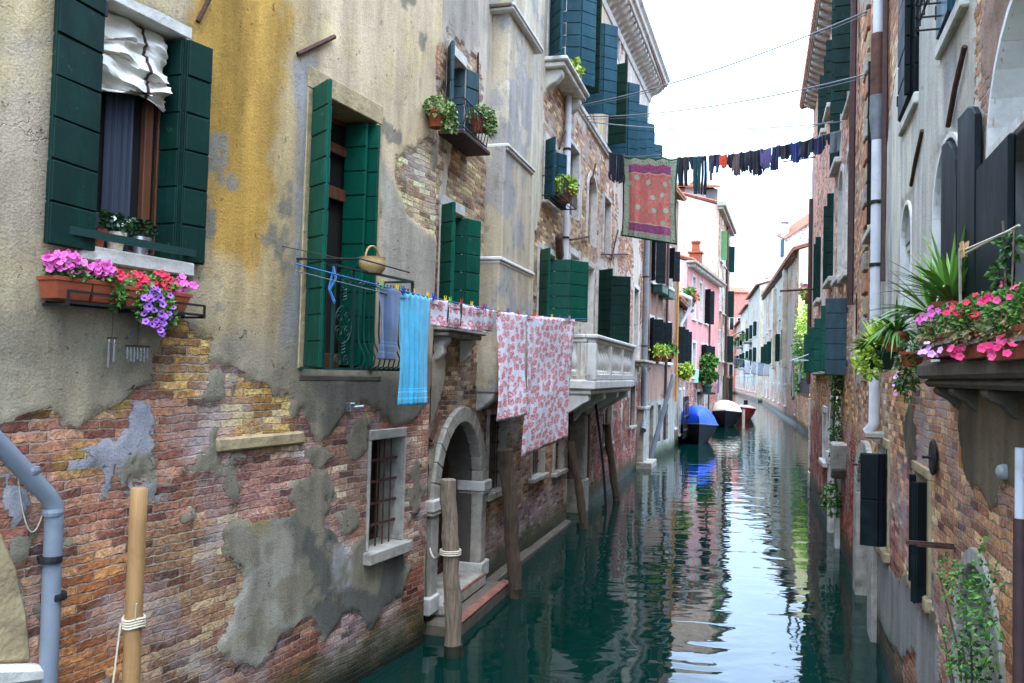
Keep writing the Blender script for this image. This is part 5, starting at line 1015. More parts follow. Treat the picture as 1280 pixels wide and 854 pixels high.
for i, (pc_, lb, a, b, h) in enumerate(cols):
    Hf = House('far_house', lb, 'house', R4, a, b, h, field(pc_, (180, 130, 110), .8, 191 + i, sc=.5, brk=2), step=.4, depth=8, mat=WALLF); Hf.sidecol = S(*pc_)
    for k in range(5):
        u0 = a + 1 + k * (b - a - 2) / 5
        for v0, v1 in ((9, 11), (5, 7.4), (1.2, 3.4)):
            if v1 > h - .3: continue
            w = window(Hf, u0, u0 + 1.3, v0, v1, dep=.2, t=.18, tt=.18, sill=(.1, .15), frame='white_paint', mull=False, pane='dark_room' if v0 < 3 else 'window_glass')
            if v0 > 3 and (k + i) % 2 == 0: shutters(Hf, w, u0 + 1.3, .03, v0, v1, [(.4, 85)], 'paint_green_dark'); shutters(Hf, w, u0, .03, v0, v1, [(.4, 100)], 'paint_green_dark')
    if i > 0:
        for u0, v in ((a + 4, 8.6), (a + 12, 4.6)):
            m2 = MB(); m2.fb(u0, u0 + 6, -.1, 1.1, v - .15, v)
            for q in range(16): m2.tube([(u0 + q * .4, -1.05, v), (u0 + q * .4, -1.05, v + .9)], .03, 4)
            m2.fb(u0, u0 + 6, 1.02, 1.08, v + .88, v + .94); H_b = Hf.part(m2, 'balcony', 'stone_grey')
            fl_ = MB(); leaves(fl_, blob((u0 + 3, -1.15, v + .75), (2.8, .25, .35)), 500, .3, .12); fl_.build('balcony_plants', 'leaf_mid', H_b, recalc=False)
            fl_ = MB()
            for _ in range(60): petals(fl_, (u0 + random.uniform(.3, 5.7), -1.4, v + random.uniform(.5, 1.1)), (0, -1, .3), .12)
            fl_.build('balcony_flowers', 'petal_crimson', H_b, recalc=False)
        if i == 1: c = MB(); c.add([(a + 3, 0, 11.6), (a + 10, 0, 11.6), (a + 10, -1.8, 10.7), (a + 3, -1.8, 10.7), (a + 3, 0, 11.5), (a + 10, 0, 11.5), (a + 10, -1.8, 10.6), (a + 3, -1.8, 10.6)], [(0, 1, 2, 3), (4, 7, 6, 5), (3, 2, 6, 7), (0, 3, 7, 4), (1, 5, 6, 2)]); Hf.part(c, 'awning', 'canvas')
    c = MB(); c.box(a + 8, a + 9.2, 2, 3, h, h + 2.6); c.box(a + 7.8, a + 9.4, 1.8, 3.2, h + 2.6, h + 2.9); Hf.part(c, 'chimney', 'plaster_white')
    c = MB(); c.tube([(a + 14, 3, h), (a + 14, 3, h + 6)], .05, 5)
    for q in range(4): c.tube([(a + 13.3, 3, h + 4.4 + q * .45), (a + 14.7, 3, h + 4.4 + q * .45)], .03, 4)
    Hf.part(c, 'antenna', 'wire'); Hf.finish(over=.5)
# terrace with plants
TW = House('terrace_wall', 'low brick canal wall with iron railing and plant terrace, right bank in front of the yellow end wall', 'wall', R6, RG.px(0, 0)[0] * 0 + 13.2, R6.L + .4, 2.15, field((190, 170, 140), (186, 142, 104), .2, 201), step=.15, depth=6, mat=WALLF); TW.sidemask = .3
w = window(TW, 14.2, 15.4, .7, 1.9, dep=.2, t=.12, tt=.1, sill=(.1, .1), pane='dark_room', bars=True, mull=False)
m2 = MB(); m2.fb(17, R6.L, .03, .06, 3.1, 3.15)
for q in range(34): m2.fb(17 + q * .32, 17.03 + q * .32, .03, .06, 2.15, 3.1)
TW.part(m2, 'railing', 'iron_black'); TW.finish(roof=None)
mb = MB(); mb.fb(13.2, R6.L + .4, -6, .05, 2.15, 2.22); TW.part(mb, 'coping', 'stone_sand')
# hanging balcony upper with plants on the near right row's far end
mb = MB(); mb.box(-1.6, .0, .1, 1.0, 4.62, 4.72); mb.box(-1.6, 0, .1, .13, 5.4, 5.44)
for q in range(9): mb.box(-1.6 + q * .2, -1.57 + q * .2, .1, .13, 4.7, 5.42)
mb.box(-1.6, -1.57, .1, 1.0, 5.4, 5.44); H9.part(mb, 'side_balcony', 'stone_grey')

# ================================================================== MOORING POLES
def pole(label, base, top, r0, r1, mat, grp=None, rope=None, name='mooring_pole', bend=0):
    b, t = np.array(base, float), np.array(top, float); b2 = b + (b - t) * (.9 / max(.5, np.linalg.norm(t - b))); o = (b[0], b[1], 0)
    e = thing(name, label, 'pole', o, 0, grp); mb = MB(); n = 14; pts = []; rs = []
    for i in range(n + 1):
        k = i / n; p = b2 + (t - b2) * k + np.array([bend * math.sin(math.pi * k), 0, 0]) + np.array([random.uniform(-1, 1), random.uniform(-1, 1), 0]) * r0 * (.16 if mat.startswith('wood') else .02); pts.append(p); rs.append((r0 + (r1 - r0) * k) * (random.uniform(.88, 1.08) if mat.startswith('wood') else 1))
    pts.append(pts[-1] + np.array([0, 0, .012])); rs.append(r1 * .8); mb.tube(pts, rs, 14); mb.v = [tuple(np.array(p) - o) for p in mb.v]; mb.build('shaft', mat, e, smooth=True)
    sl = MB(); kk = .55; pw = b + (t - b) * (.12 / max(.2, (t - b)[2])); sl.tube([b2 - o, b - o, pw - o], [r0 * 1.04] * 3, 12); sl.build('wet_foot', 'wood_slime', e, smooth=True)
    if rope:
        m = MB(); c = b + (t - b) * rope
        for k in range(4): m.tube([(c[0] + (r0 + .008) * math.cos(a * .4), c[1] + (r0 + .008) * math.sin(a * .4), c[2] + k * .016 + .006 * math.sin(a)) for a in range(17)], .008, 5)
        m.tube([c + [-r0, -r0, .03], c + [-r0 - .02, -r0 - .03, -.35]], .006, 5); m.tube([c + [r0 * .6, -r0, .05], c + [r0 * .9, -r0 - .03, .16]], .005, 5); m.v = [tuple(np.array(p) - o) for p in m.v]; m.build('rope', 'rope', e)
    return e
plain('wood_slime', S(38, 40, 26), .6, .4, 12, .006, 30)
bt = L1.wp(174, 612, .32); pole('smooth tan post with a cord knotted round it, against the near brick wall', (bt[0] - .0, bt[1], 0), bt, .055, .052, 'pole_tan', rope=.62)
b = ground(567, 820); Zb = depth(b)
def ptop(x, y, base):
    d = ray(x, y); return CP + d * (base[1] / d[1])
pole('bleached grey mooring pole roped to the arched water door', b, ptop(560, 600, b), .098, .085, 'wood_grey')
b = ground(645, 747); pole('rough brown mooring pole with a square cut top, right of the arched water door', b, ptop(632, 562, b), .085, .11, 'wood_dark')
b = ground(727, 661); pole('dark crooked mooring pole below the balcony, leaning left', b, ptop(713, 552, b), .085, .08, 'wood_dark', bend=.05)
b = ground(771, 626); pole('brown mooring pole leaning against the red brick wall beyond the balcony', b, ptop(758, 531, b), .085, .095, 'wood_dark')
b = ground(755, 638); pole('thin black curved pole standing before the palazzo portico', b, ptop(744, 500, b), .03, .03, 'iron_black', bend=.06)
b = ground(812, 577); pole('blue grey pole leaning on the brown house corner', b, ptop(842, 468, b), .10, .07, 'pipe_grey')
# rope from arch to bleached pole
def rope(pts, r, mat, label, name='rope', cat='rope', sag=.0, n=16, grp=None):
    P, Q = np.array(pts[0]), np.array(pts[-1]); mb = MB(); mb.tube([P + (Q - P) * i / n + np.array([0, 0, -sag * 4 * (i / n) * (1 - i / n)]) for i in range(n + 1)], r, 6)
    return tag(mb.build(name, mat, origin=(P + Q) / 2, smooth=True), label, cat, grp)
b = ground(567, 820); q = ptop(563, 690, b); rope([L2.w(.02, .98, .06), q + [-.10, 0, .02]], .012, 'rope', 'slack mooring rope from the arched doorway to the bleached pole', sag=.10)
mb = MB()
for k in range(3): mb.tube([(q[0] + .108 * math.cos(a * .4), q[1] + .108 * math.sin(a * .4), q[2] - .02 + k * .02) for a in range(17)], .010, 5)
tag(mb.build('rope_coil', 'rope', origin=q), 'rope turns wound round the bleached mooring pole', 'rope')

# ================================================================== WASHING
def cloth(label, cat, name, P, Q, drop, mat, fold=.035, nf=4, shape=None, nx=36, nz=40, uvw=None, grp=None, gather=0., belly=0., wr=.035, nrm=None, doubled=False, seed=0, botslope=0.):
    P, Q = np.array(P, float), np.array(Q, float); e = Q - P; Wd = np.linalg.norm(e); m = np.cross(e, [0, 0, 1]); m /= np.linalg.norm(m); mb = MB(); uv = []; rng = random.Random(seed + len(label)); ph = rng.uniform(0, 6); O = (P + Q) / 2
    idx = {}; vs = []; fs = []
    for j in range(nz + 1):
        t = j / nz
        for i in range(nx + 1):
            s = i / nx; a = s
            off = fold * (t ** .6) * (math.sin(nf * 2 * math.pi * s + ph + .6 * math.sin(3 * t + ph)) + .45 * math.sin(nf * 4.7 * s * math.pi + ph * 2 + t)) * (.55 + .45 * math.sin(s * 5 + ph)) + .02 * math.sin(t * 3 + ph) * t
            z = -drop * t * (1 + botslope * (s - .5)); z -= .012 * abs(math.sin(nf * math.pi * s)) * (1 - t) * (gather + 1)
            c = .5 + (s - .5) * (1 - .06 * math.sin(math.pi * t))
            if shape:
                c, dz = shape(s, t); z += dz
            off += wr * float(N(np.array(s * Wd * 2.2), np.array(t * drop * 1.3 + seed), 1., 300 + seed, 3))
            vs.append(P + e * c + m * (off + belly * t) + np.array([0, 0, z]) - O); uv.append((s * Wd if uvw is None else s * uvw[0], (1 - t) * (drop if uvw is None else uvw[1])))
    for j in range(nz):
        for i in range(nx):
            a = j * (nx + 1) + i
            if shape and getattr(shape, 'cut', None) and shape.cut((i + .5) / nx, (j + .5) / nz): continue
            fs.append((a, a + 1, a + nx + 2, a + nx + 1))
    me = bpy.data.meshes.new(name); me.from_pydata([tuple(v) for v in vs], [], fs); me.materials.append(MATS[mat]); ul = me.uv_layers.new(name='UVMap')
    li = np.zeros(len(me.loops), int); me.loops.foreach_get('vertex_index', li); ul.data.foreach_set('uv', np.array(uv)[li].reshape(-1)); me.polygons.foreach_set('use_smooth', [True] * len(fs)); me.update()
    o = bpy.data.objects.new(name, me); COL.objects.link(o); o.location = tuple(O); md = o.modifiers.new('thick', 'SOLIDIFY'); md.thickness = .006 if Wd > .2 else .004; md.offset = 0
    return tag(o, label, cat, grp)
LS, LE = L1.w(*L1.px(370, 330, .62), .62), L2.w(*L2.px(733, 399, .72), .72)
def onl(P, Q, x, sag=0.):
    lo, hi = 0., 1.
    for _ in range(50):
        m = (lo + hi) / 2
        if (proj(P + (Q - P) * m)[0] < x) == (proj(P)[0] < proj(Q)[0]): lo = m
        else: hi = m
    return P + (Q - P) * lo + np.array([0, 0, -sag * 4 * lo * (1 - lo)])
S1 = .10
rope([LS, LE], .006, 'line_blue', 'blue washing line along the left wall, hung with towels and rose sheets', 'washing_line', 'washing line', S1, 40)
rope([LS + [0, 0, -.05], LE + [0, 0, -.03]], .004, 'wire', 'thin pale return cord just under the blue washing line', 'washing_line', 'washing line', S1 * 1.2, 40)
def drop_px(P, y0, y1): return (y1 - y0) * depth(P) / FPX
def hang(x0, x1, yb, label, cat, name, mat, **k):
    P, Q = onl(LS, LE, x0, S1), onl(LS, LE, x1, S1); c = (P + Q) / 2
    if mat == 'cloth_roses': k['uvw'] = (np.linalg.norm(Q - P) * .5, drop_px(c, proj(c)[1], yb))
    return cloth(label, cat, name, P, Q, drop_px(c, proj(c)[1], yb), mat, **k)
hang(472, 500, 450, 'faded blue grey towel folded over the washing line, left of the turquoise towel', 'towel', 'hanging_towel', 'cloth_denim', fold=.05, nf=1.5, nx=20)
def bands(t): pass
hang(500, 537, 506, 'long turquoise bath towel pegged to the washing line', 'towel', 'hanging_towel', 'cloth_aqua', fold=.022, nf=6, nx=60, gather=1)
small = [(540, 559, 408), (561, 577, 411), (578, 591, 413), (591, 605, 414), (605, 620, 414)]
for i, (a, b, y) in enumerate(small):
    hang(a, b, y, ['small rose print cloth nearest the turquoise towel', 'second small rose print cloth from the turquoise towel', 'middle one of the five small rose print cloths', 'small rose print cloth, second from the narrow rose sheet', 'small rose print cloth closest to the narrow rose sheet'][i], 'cloth', 'rose_cloth', 'cloth_roses', fold=.012, nf=1, nx=14, nz=16, grp='small rose print cloths on the washing line', seed=i)
hang(621, 658, 522, 'narrow rose print sheet hanging left of the wide one', 'sheet', 'rose_sheet', 'cloth_roses', fold=.02, nf=2, belly=.04)
hang(659, 718, 557, 'widest and longest rose print sheet, at the far end of the washing line', 'sheet', 'rose_sheet', 'cloth_roses', fold=.04, nf=3.5, belly=-.02, nx=60)
def peg(p, mat, lab, d, grp):
    mb = MB(); d = d / np.linalg.norm(d); n = np.cross(d, [0, 0, 1])
    for s in (-1, 1): mb.obox(np.array([s * .008 * n[0], s * .008 * n[1], .0]), d * .006, n * .0035 + np.array([0, 0, s * .0]), (n[0] * s * .004, n[1] * s * .004, .038))
    mb.tube([n * -.014, n * .014], .006, 6); return tag(mb.build('clothes_peg', mat, loc=tuple(p)), lab, 'clothes peg', grp)
pl = [(478, 'green'), (497, 'yellow'), (504, 'blue'), (519, 'wood'), (535, 'yellow'), (542, 'blue'), (557, 'yellow'), (563, 'green'), (577, 'red'), (590, 'yellow'), (604, 'red'), (607, 'blue'), (623, 'yellow'), (635, 'blue'), (648, 'red'), (656, 'green'), (669, 'red'), (671, 'yellow'), (690, 'yellow'), (700, 'blue'), (712, 'wood')]
for x, c in pl: peg(onl(LS, LE, x, S1) + [0, 0, .012], 'peg_' + c, ('wooden' if c == 'wood' else c) + ' clothes peg clipped on the blue washing line', LE - LS, ('wooden' if c == 'wood' else c) + ' pegs on the blue washing line')
# upper line across the canal
KS, KE = L2.w(*L2.px(772, 194, .35), .35), RA.w(*RA.px(1052, 163, .1), .1); S2 = .22
rope([KS, KE], .007, 'wire', 'high washing line crossing the canal under the dark clothes', 'washing_line', 'washing line', S2, 40)
def hang2(x0, x1, yb, label, cat, name, mat, **k):
    P, Q = onl(KS, KE, x0, S2), onl(KS, KE, x1, S2); c = (P + Q) / 2; return cloth(label, cat, name, P, Q, drop_px(c, proj(c)[1], yb), mat, grp=k.pop('grp', None), **k)
hang2(778, 849, 301, 'red patterned shawl with a green border, hung over the canal', 'shawl', 'patterned_shawl', 'cloth_shawl', fold=.03, nf=4, nx=50, uvw=(1.55, 2.1), gather=3)
class Trous:
    def __init__(s, cr=.32, flare=0.): s.cr, s.fl = cr, flare
    def __call__(s, u, t):
        if t < s.cr: return u, 0
        k = (t - s.cr) / (1 - s.cr); c = .25 if u < .5 else .75; w = 1 - .35 * k; return c + (u - c) * w, 0
    def cut(s, u, t): return t > s.cr and abs(u - .5) < .035
class Shirt:      # pegged by the hem, sleeves hanging down
    def __call__(s, u, t):
        if t < .62: return .5 + (u - .5) * (1 - .08 * t), -.02 * math.sin(u * math.pi)
        k = (t - .62) / .38; return .5 + (u - .5) * (.95 + .12 * math.sin(k * 3)), (.10 * k * abs(u - .5) * 2) - .03 * math.sin(u * math.pi)
    def cut(s, u, t): return t > .72 and (.16 < u < .2 or .8 < u < .84 or (t > .9 and .36 < u < .64))
zx = lambda a: 760 + a / 4.267
zy = lambda a: 130 + a / 4.267
G2 = 'dark clothes on the high washing line'
gar = [(380, 432, 440, 'black', 'trousers', 'black trousers hanging right beside the red shawl', .3), (413, 463, 352, 'navy', 'shorts', 'short navy garment left of the teal leggings', .4), (460, 500, 482, 'teal', 'leggings', 'long teal leggings on the high line', .12), (500, 526, 486, 'black', 'leggings', 'long black leggings beside the teal ones', .12), (536, 556, 410, 'black', 'tights', 'thin black tights left of the navy shorts', .1), (546, 600, 371, 'navy', 'shorts', 'navy blue shorts left of the orange top', .6), (597, 640, 348, 'orange', 'top', 'bright orange top, the only orange piece on the high line', 0), (640, 668, 345, 'black', 'top', 'narrow black top right of the orange one', 0), (664, 718, 390, 'brown', 'shirt', 'grey brown shirt pegged by the hem on the high line', 0), (710, 762, 365, 'black', 'shirt', 'black shirt right of the grey brown one', 0), (759, 828, 390, 'black', 'shirt', 'widest black shirt, left of the purple top', 0), (815, 873, 352, 'purple', 'top', 'pale purple top on the high line', 0), (870, 914, 355, 'navy', 'towel', 'plain navy cloth right of the purple top', -1), (912, 978, 302, 'black', 'shirt', 'short black shirt left of the bright blue top', 0), (978, 1026, 322, 'blue', 'top', 'bright blue top on the high line', 0), (1020, 1098, 296, 'black', 'shirt', 'black shirt right of the bright blue top', 0), (1086, 1150, 276, 'navy', 'shirt', 'dark navy shirt near the right end of the high line', 0), (1145, 1190, 221, 'black', 'shorts', 'small black shorts beside the grey cloth', .5), (1185, 1248, 262, 'grey', 'towel', 'grey cloth at the far right end of the high line', -1)]
for i, (a, b, yb, c, kind, lb, cr_) in enumerate(gar):
    sh = Trous(cr_) if kind in ('trousers', 'leggings', 'shorts', 'tights') else (Shirt() if kind in ('shirt', 'top') else None)
    hang2(zx(a), zx(b), zy(yb), lb, kind if kind != 'towel' else 'cloth', 'washed_' + ('vest' if kind == 'top' else kind), 'cloth_' + c, fold=.035, nf=1.5, nx=32, nz=26, shape=sh, seed=i * 7, grp=G2)
# bundle at left end
b_ = L2.w(*L2.px(778, 208, .5), .5); cloth('dark bundled garment at the left end of the high line', 'shirt', 'hanging_shirt', b_ + [-.35, -.2, .3], b_ + [.05, .0, .3], .75, 'cloth_black', fold=.09, nf=2, shape=Shirt(), grp=G2)
# far washing over the canal
FP, FQ = ground(926, 500), ground(984, 519); FY = 75
def atv(x, y, Y): d = ray(x, y); return CP + d * (Y / d[1])
FS, FE = atv(916, 447, 74), atv(986, 461, 62); rope([FS, FE], .02, 'wire', 'far washing line low over the canal with white and black laundry', 'washing_line', 'washing line')
for i, (a, b, y, c, lb) in enumerate([(917, 923, 455, 'black', 'small dark garment on the far washing line, left one'), (923, 930, 457, 'black', 'small dark garment on the far washing line, next to the white cloths'), (931, 938, 466, 'white', 'white cloth beside the dark garments on the far line'), (939, 946, 466, 'white', 'second white cloth from the dark garments on the far line'), (947, 954, 468, 'paleblue', 'pale blue cloth in the middle of the far laundry'), (955, 962, 468, 'white', 'white cloth at the right end of the far laundry')]):
    P, Q = onl(FS, FE, a), onl(FS, FE, b); cloth(lb, 'cloth', 'far_laundry', P, Q, drop_px(P, proj(P)[1], y + 1), 'cloth_' + c, fold=.05, nf=1, nx=10, nz=10, grp='laundry on the far line', seed=i)
# drying rack on green shutters
rk = RA.w(3.2, 3.35, .4)
rack = thing('drying_rack', 'small wall drying rack with coloured clothes under the green shutters', 'drying rack', RA.w(3.3, 3.5, 0), RA.rz); mb = MB()
for k in range(4): mb.tube([(-.6, -.15 - k * .15, .0), (.7, -.15 - k * .15, .0)], .012, 5)
mb.tube([(-.5, 0, .25), (-.5, -.65, 0)], .012, 5); mb.tube([(.6, 0, .25), (.6, -.65, 0)], .012, 5); mb.tube([(-.5, 0, 0), (-.5, -.65, 0)], .012, 5); mb.tube([(.6, 0, 0), (.6, -.65, 0)], .012, 5); mb.build('rack', 'white_paint', rack)
for i, (a, b, d, dr, c) in enumerate([(-.5, -.1, .6, .55, 'purple'), (-.1, .15, .6, .9, 'black'), (.1, .4, .6, 1.0, 'magenta'), (.35, .65, .6, .95, 'mint'), (.4, .65, .45, .6, 'paleblue')]):
    cloth(['purple garment on the wall drying rack', 'black garment on the wall drying rack', 'magenta garment on the wall drying rack', 'mint garment on the wall drying rack', 'pale blue garment on the wall drying rack'][i], 'garment', 'hanging_garment', RA.w(3.3 + a, 3.5, d), RA.w(3.3 + b, 3.5, d), dr, 'cloth_' + c, fold=.04, nf=1, nx=14, nz=14, grp='clothes on the wall drying rack')
# green cloth and leaning flag by the boats
P = L5.w(.2, 3.0, .6); 
cloth('pale green cloth drying before the pink house', 'cloth', 'green_cloth', atv(862, 462, 46), atv(874, 462, 46.5), .75, 'cloth_mint', fold=.06, nf=1.5, nx=16, nz=14)
cloth('pale violet flag cloth hanging on the brick house wall', 'cloth', 'flag_cloth', atv(895.5, 474, 55), atv(899, 473, 55), .95, 'cloth_purple', fold=.04, nf=1, nx=10, nz=12)
# sky cables
def cable(xa, ya, xb, yb, lab, r=.0105):
    P = L2.w(*L2.px(xa, ya, .35), .35); Q = RA.w(*RA.px(xb, yb, .05), .05); rope([P, Q], r, 'wire', lab, 'overhead_cable', 'cable', .15, 24, 'cables over the canal')
cable(727, 131, 1088, 12, 'overhead cable that climbs most steeply to the right'); cable(729, 146, 1086, 92, 'overhead cable second from top across the sky'); cable(734, 152, 1052, 152, 'level overhead cable across the sky'); cable(783, 196, 1046, 150, 'lowest overhead cable, just above the dark laundry')
cable(727, 133.5, 1088, 16, 'twin strand just under the steepest overhead cable', .005); cable(729, 149, 1086, 96, 'twin strand just under the second overhead cable', .005)

# ================================================================== NEAR WINDOW FLOWERS
def planter_box(fac, x0, y0, x1, y1, d0, d1, label, mat='terracotta', grp=None, name='flower_box', h=.13):
    u0, v0 = fac.px(x0, y0, d1); u1, v1 = fac.px(x1, y1, d1); v = (v0 + v1) / 2; o = fac.w((u0 + u1) / 2, v, (d0 + d1) / 2)
    e = thing(name, label, 'flower box', o, fac.rz, grp); mb = MB(); a, dd = abs(u1 - u0) / 2, (d1 - d0) / 2
    vs = []
    for z, k in ((-h / 2, .86), (h / 2 - .025, 1.), (h / 2 - .025, 1.06), (h / 2, 1.06), (h / 2, .95), (h / 2 - .02, .93)): vs += [(-a * k, -dd * k, z), (a * k, -dd * k, z), (a * k, dd * k, z), (-a * k, dd * k, z)]
    fs = [(0, 3, 2, 1)] + [(r * 4 + i, r * 4 + (i + 1) % 4, r * 4 + 4 + (i + 1) % 4, r * 4 + 4 + i) for r in range(5) for i in range(4)] + [(20, 21, 22, 23)]
    mb.add(vs, fs); mb.build('box', mat, e, bev=.004); return e, a, dd, h
G = 'flower boxes under the near window'
e1, a, dd, h = planter_box(L1, 71, 357, 116, 365, .05, .21, 'terracotta flower box at the left end under the near window, full of pink petunias', grp=G)
F = np.array([-.55, -.8, .35])
foliage(e1, [blob((0, -.01, h / 2 + .04), (a, .09, .06))], 420, 'leaf_mid', .035, .016); flowerset(e1, blob((-.03, -.05, h / 2 + .085), (a * 1.25, .09, .075)), 80, .021, 'petal_pink', F)
e2, a, dd, h = planter_box(L1, 117, 362, 152, 369, .05, .21, 'terracotta flower box in the middle under the near window, pale and red petunias', grp=G)
foliage(e2, [blob((0, -.02, h / 2 + .04), (a, .09, .06)), blob((a * .7, -.06, 0), (a * .5, .06, .08))], 420, 'leaf_mid', .035, .016); flowerset(e2, blob((-a * .2, -.05, h / 2 + .07), (a * .8, .08, .05)), 60, .021, 'petal_pink', F); flowerset(e2, blob((a * .6, -.05, h / 2 + .05), (a * .6, .07, .04)), 22, .022, 'petal_red', F)
e3, a, dd, h = planter_box(L1, 154, 366, 238, 383, .05, .2, 'terracotta flower box at the right end under the near window, trailing violet petunias', grp=G)
foliage(e3, [blob((0, -.02, h / 2 + .04), (a, .09, .06)), blob((-a * .35, -.12, -.05), (a * .45, .05, .13)), blob((a * .05, -.12, -.08), (a * .3, .05, .12))], 700, 'leaf_mid', .034, .015); flowerset(e3, blob((-a * .05, -.05, h / 2 + .06), (a * .85, .08, .06)), 34, .022, 'petal_red', F); flowerset(e3, blob((a * .8, -.05, h / 2 + .06), (a * .4, .08, .06)), 20, .024, 'petal_pink', F)
flowerset(e3, blob((-a * .25, -.17, -.075), (a * .55, .05, .16)), 46, .022, 'petal_violet', F, eye=True)
mb = MB()
u0, v0 = L1.px(66, 378, .1); u1, v1 = L1.px(238, 392, .1)
vb = v0 - .0
mb.fb(u0, u1, .03, .05, vb - .005, vb + .01); mb.fb(u0, u1, .20, .22, vb - .005, vb + .01); mb.fb(u0, u1, .222, .23, vb + .06, vb + .075)
for u in (u0, (u0 + u1) / 2, u1): mb.fb(u - .008, u + .008, 0, .22, vb - .02, vb - .005); mb.fb(u - .008, u + .008, .222, .232, vb - .02, vb + .07)
H1.part(mb, 'box_bracket', 'iron_black')
def pot(c, rz, label, mat, r, h, name='potted_plant', cat='potted plant', grp=None, prof=None):
    e = thing(name, label, cat, c, rz, grp); mb = MB(); mb.lathe((0, 0, 0), prof or [(r * .7, 0), (r * .95, h * .8), (r * 1.08, h * .8), (r * 1.08, h), (r * .95, h), (r * .9, h * .9)], 18); mb.build('pot', mat, e, smooth=True); return e
SG = 'pots on the near window sill'
for (x, lb, m) in ((114, 'white and terracotta pot of dark leaves, left on the near window sill', 'terracotta'), (139, 'woven basket pot with a white flower, middle of the near window sill', 'wicker_white'), (171, 'shiny tin pot of dark leaves, right on the near window sill', 'tin')):
    u = L1.px(x, 325, -.05)[0]; e = pot(L1.w(u, 3.725, -.02), L1.rz, lb, m, .062, .12, grp=SG); foliage(e, [blob((0, 0, .17), (.08, .08, .06))], 160, 'leaf_dark', .045, .02)
    if m == 'wicker_white': flowerset(e, blob((0, -.05, .19), (.07, .04, .04)), 4, .015, 'flower_white', F)
# wicker basket on the balcony rail
e = thing('wicker_basket', 'wicker basket with a hoop handle on the iron balcony rail', 'basket', L1.w(*L1.px(465, 342, .34), .34), L1.rz); mb = MB(); mb.lathe((0, 0, 0), [(.085, 0), (.12, .05), (.125, .10), (.115, .13), (.12, .145), (.105, .145), (.10, .06), (.07, .02)], 22); mb.build('body', 'wicker', e, smooth=True); mb = MB(); mb.tube([(.115 * math.cos(t * .2618), 0, .13 + .12 * math.sin(t * .2618)) for t in range(13)], .009, 6); mb.build('handle', 'wicker', e, smooth=True)
mb = MB(); mb.tube([(0, 0, .3), (.03, -.01, .2), (-.02, -.02, .1), (.02, 0, 0), (-.03, .01, .12), (.0, .02, .28)], .012, 6); o = mb.build('blue_cord', 'line_blue', loc=tuple(L1.w(*L1.px(415, 378, .36), .36))); tag(o, 'blue cord knotted on the balcony scrollwork', 'cord')
# wind chimes
for (x, y, n, lb, L) in ((140, 424, 4, 'wind chime with long metal tubes under the flower boxes', .12), (172, 434, 7, 'wind chime of many short tubes under the flower boxes', .06)):
    e = thing('wind_chime', lb, 'wind chime', L1.w(*L1.px(x, y, .16), .16), L1.rz); mb = MB(); mb.lathe((0, 0, 0), [(.03, 0), (.03, .012)], 10) if n == 4 else mb.box(-.09, .09, -.012, .012, 0, .012); mb.tube([(0, 0, .01), (0, 0, .16)], .003, 4); mb.build('top', 'wood_door', e)
    for k in range(n):
        px_ = (.022 * math.cos(k * 1.57), .022 * math.sin(k * 1.57)) if n == 4 else (-.08 + k * .027, 0); m = MB(); l = L * (1 + .15 * (k % 3)); m.tube([(px_[0], px_[1], -.02), (px_[0], px_[1], -.02 - l)], .007, 7); m.tube([(px_[0], px_[1], 0), (px_[0], px_[1], -.02)], .0015, 3); m.build('tube', 'tin', e)
# loose cables by the pipe
rope([L1.wp(20, 570, .03), L1.wp(54, 640, .03)], .004, 'rope', 'thin white cord looping down the brick beside the grey downpipe', 'cord', 'cord', .25)
# upper window pots
PG = 'pots on the small blue window'
for (x, y, lb, d) in ((546, 160, 'succulent pot left of the small blue shuttered window', .2), (599, 165, 'succulent pot right of the small blue shuttered window', .22)):
    u, v = L2.px(x, y, d); e = pot(L2.w(u, v, d), L2.rz, lb, 'terracotta', .11, .18, grp=PG); foliage(e, [blob((0, -.02, .22), (.22, .16, .10)), blob((.05, -.12, .1), (.15, .07, .14))], 620, 'leaf_succulent', .045, .026, .3)
u, v = L2.px(706, 250, .25); e = pot(L2.w(u, 6.1, .25), L2.rz, 'pale green plant in the iron basket of the small palazzo window', 'terracotta', .16, .2); foliage(e, [blob((0, 0, .3), (.38, .2, .16))], 300, 'leaf_lime', .10, .04)
e = pot(L2.w(6.25, 8.5, .25), L2.rz, 'small bright plant on the high palazzo window ledge', 'terracotta', .1, .12); foliage(e, [blob((0, 0, .22), (.2, .15, .12))], 90, 'leaf_lime', .12, .05)
# left far planters
for i, (x, y, lb) in enumerate(((810, 447, 'lower window box left on the brown house'), (822, 448, 'lower window box right on the brown house'), (834, 445, 'small box under the last brown house window'))):
    u, v = L3.px(x, y, .3); e = pot(L3.w(max(u, .3 + i * 1.2), v - .1, .3), L3.rz, lb, 'terracotta', .2, .24, grp='pots below the brown house windows'); foliage(e, [blob((0, 0, .34), (.36, .25, .22))], 200, 'leaf_lime' if i < 2 else 'leaf_mid', .14, .05)
for i, (x0, x1, y, lb) in enumerate(((809, 819, 357, 'dark green empty box under the high brown house window'), (820, 831, 364, 'second dark green box under the high brown house window'))):
    u0 = .3 + i * 1.3; e = thing('window_box', lb, 'flower box', L3.w(u0 + .6, 6.1 - .05 * i, .25), L3.rz, 'dark boxes on the brown house'); mb = MB(); mb.box(-.55, .55, -.18, .18, -.15, .12); mb.box(-.58, .58, -.2, .2, .1, .14); mb.build('box', 'plastic_green', e, bev=.02)
